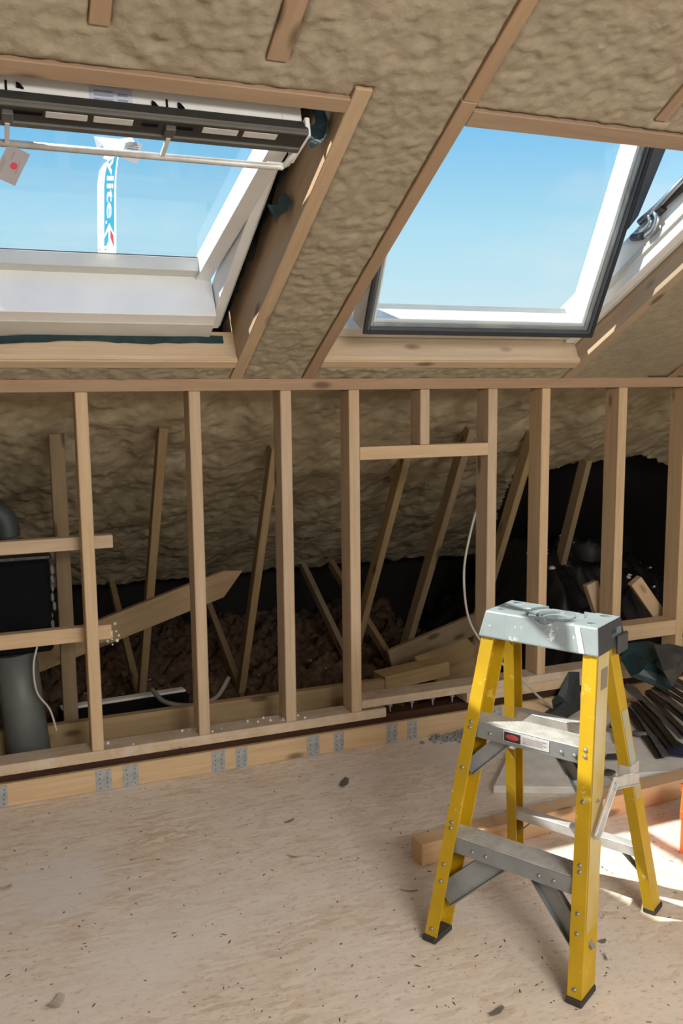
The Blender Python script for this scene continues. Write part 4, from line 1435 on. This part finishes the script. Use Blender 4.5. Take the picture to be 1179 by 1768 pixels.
# dark scraps on the board beside the ladder
for (px, py, w_, lab) in ((1062, 1310, .06, 'dark scrap on the board just right of the front rail'), (1050, 1335, .05, 'grey brown scrap at the edge of the board by the ladder'), (1075, 1290, .045, 'small torn brown scrap on the board behind the rear rail')):
    c_ = at_z(px, py, .037)
    bm = bmesh.new()
    for k in range(7):
        a = TAU * k / 7
        bm.verts.new(V((w_ * math.cos(a) * random.uniform(.4, 1), w_ * .6 * math.sin(a) * random.uniform(.4, 1), random.uniform(0, .012))))
    bmesh.ops.contextual_create(bm, geom=bm.verts[:])
    bmesh.ops.solidify(bm, geom=bm.faces[:], thickness=.003)
    mesh_obj('scrap', bm, GREY_SHEET, None, Matrix.Translation(c_), label=lab, cat='scrap')
# orange crate at the frame's edge
cr = empty('orange_crate', (2.08, 2.05, 0), 'bright orange plastic crate on the floor cut off by the right edge', 'crate')
CB = (at_z(1173, 1474, 0), V((.71, -.70, 0)).normalized(), V((.70, .71, 0)).normalized(), V((0, 0, 1)))
obox('side_panel', (0, 0, .0), (.30, .006, .13), ORANGE, cr, CB)
obox('side_panel', (0, .194, .0), (.30, .20, .13), ORANGE, cr, CB)
obox('end_panel', (0, .006, .0), (.006, .194, .13), ORANGE, cr, CB)
obox('end_panel', (.294, .006, .0), (.30, .194, .13), ORANGE, cr, CB)
obox('bottom_panel', (.006, .006, .004), (.294, .194, .01), ORANGE, cr, CB)
obox('rim', (-.004, -.01, .12), (.31, .005, .145), ORANGE, cr, CB)
obox('rim', (-.01, .195, .12), (.31, .21, .145), ORANGE, cr, CB)
obox('rim', (-.004, .006, .12), (.005, .194, .145), ORANGE, cr, CB)
for k in range(3): obox('rib', (.06 + .09 * k, -.006, .0), (.07 + .09 * k, .0, .12), ORANGE, cr, CB)

# crumpled perforated strip behind the ladder
pf = empty('perforated_strip', at_z(845, 1318, 0), 'pale orange perforated metal strip on the floor seen through the ladder', 'strip')
bm = bmesh.new()
pp = [at_z(829, 1318, .0), at_z(838, 1300, .02), at_z(852, 1286, .045), at_z(872, 1280, .06)]
pv = [(bm.verts.new(p + V((0, 0, .0))), bm.verts.new(p + V((0.012, 0.01, .055)))) for p in pp]
for a, b in zip(pv, pv[1:]): bm.faces.new((a[0], b[0], b[1], a[1]))
bmesh.ops.solidify(bm, geom=bm.faces[:], thickness=.003)
mesh_obj('plate', bm, plain('pale_orange', (.72, .50, .32), .7), pf)
for k in range(4):
    p = pp[0].lerp(pp[3], .15 + .24 * k) + V((-.004, -.012, .03))
    bm = bmesh.new(); bmesh.ops.create_uvsphere(bm, u_segments=8, v_segments=6, radius=.006)
    mesh_obj('hole', bm, BROWN, pf, Matrix.Translation(p))

# rubble, flakes and chips
bm = bmesh.new()
for k in range(160):
    c_ = at_z(778, 1270, 0) + V((random.gauss(0, .05), random.gauss(-.02, .022), 0))
    c_.y = min(c_.y, D - .012)
    s = random.uniform(.004, .013)
    bmesh.ops.create_icosphere(bm, subdivisions=1, radius=s, matrix=Matrix.Translation(c_ + V((0, 0, s * .4))) @ Matrix.Diagonal((1, random.uniform(.5, 1.2), random.uniform(.4, .9), 1)))
mesh_obj('rubble', bm, GREY_RUBBLE, kind='stuff', label='small heap of grey rubble on the floor against the wall, left of the ladder', cat='rubble')


def flake(px, py, L, w, rot, mat, lab, name='wood_chip', curl=.008, cat='chip'):
    c_ = at_z(px, py, 0.0)
    bm = bmesh.new()
    n = 6
    rows = []
    for k in range(n):
        t = k / (n - 1); ww = w * (0.35 + 0.65 * math.sin(math.pi * min(.9, max(.12, t)))) * random.uniform(.85, 1.1)
        z = .002 + curl * (2 * t - 1) ** 2
        rows.append((bm.verts.new(V((L * (t - .5), -ww / 2, z))), bm.verts.new(V((L * (t - .5), ww / 2, z + .003)))))
    for a, b in zip(rows, rows[1:]): bm.faces.new((a[0], b[0], b[1], a[1]))
    bmesh.ops.solidify(bm, geom=bm.faces[:], thickness=.0025)
    mesh_obj(name, bm, mat, None, Matrix.Translation(c_ + V((0, 0, .001))) @ Matrix.Rotation(rot, 4, 'Z'), label=lab, cat=cat)


flake(594, 1354, .075, .03, .9, CHIP_G, 'grey leaf-shaped flake on the floor left of the ladder', 'flake', .006)
flake(97, 1737, .05, .03, .8, PALE_CHIP, 'pale folded chip near the bottom left corner', 'wood_chip', .012)
flake(12, 1536, .03, .02, .2, PALE_CHIP, 'small white chip at the left edge of the floor', 'wood_chip', .006)
flake(858, 1750, .045, .014, .3, CHIP_G, 'dark grey chip at the bottom, left of the front ladder foot', 'wood_chip', .004)
flake(706, 1541, .05, .006, -.5, CHIP, 'curl of wood shaving left of the ladder foot', 'wood_shaving', .004)
flake(1041, 1628, .02, .012, .1, CHIP_G, 'dark speck of debris right of the nearest ladder leg', 'wood_chip', .003)
flake(1046, 1656, .03, .006, 1.2, CHIP_G, 'thin dark splinter right of the nearest ladder leg', 'splinter', .003)
flake(500, 1420, .04, .007, .4, CHIP_G, 'thin grey splinter in the middle of the bare floor', 'splinter', .003)
flake(505, 1421 + 60, .035, .006, -.8, CHIP, 'fine brown splinter nearer the viewer on the bare floor', 'splinter', .003)
bm = bmesh.new()
for k in range(330):
    c_ = at_z(random.uniform(-20, 1190), random.uniform(1330, 1766), 0)
    if c_.y > D - .03: continue
    s = random.uniform(.0009, .0024)
    M_ = Matrix.Translation(c_ + V((0, 0, s * .4))) @ Matrix.Rotation(random.uniform(0, 6), 4, 'Z') @ Matrix.Diagonal((random.uniform(1, 4.5), 1, .5, 1))
    bmesh.ops.create_icosphere(bm, subdivisions=1, radius=s, matrix=M_)
mesh_obj('sawdust_specks', bm, plain('dark_speck', (.16, .11, .075), .9), FLOOR, kind='stuff')
bm = bmesh.new()
for k in range(26):
    c_ = V((random.choice((1.02, 1.1, .97, .33, .72)) + random.gauss(0, .05), D + random.uniform(.01, .09), .157))
    s = random.uniform(.003, .008)
    bmesh.ops.create_icosphere(bm, subdivisions=1, radius=s, matrix=Matrix.Translation(c_))
for k in range(14):
    c_ = V((.389 + random.gauss(0, .012), D + .10 + random.uniform(0, .03), .575 + random.gauss(-.02, .02)))
    bmesh.ops.create_icosphere(bm, subdivisions=1, radius=random.uniform(.004, .010), matrix=Matrix.Translation(c_))
mesh_obj('white_foam_bits', bm, WHITE_BIT, wall, kind='stuff')
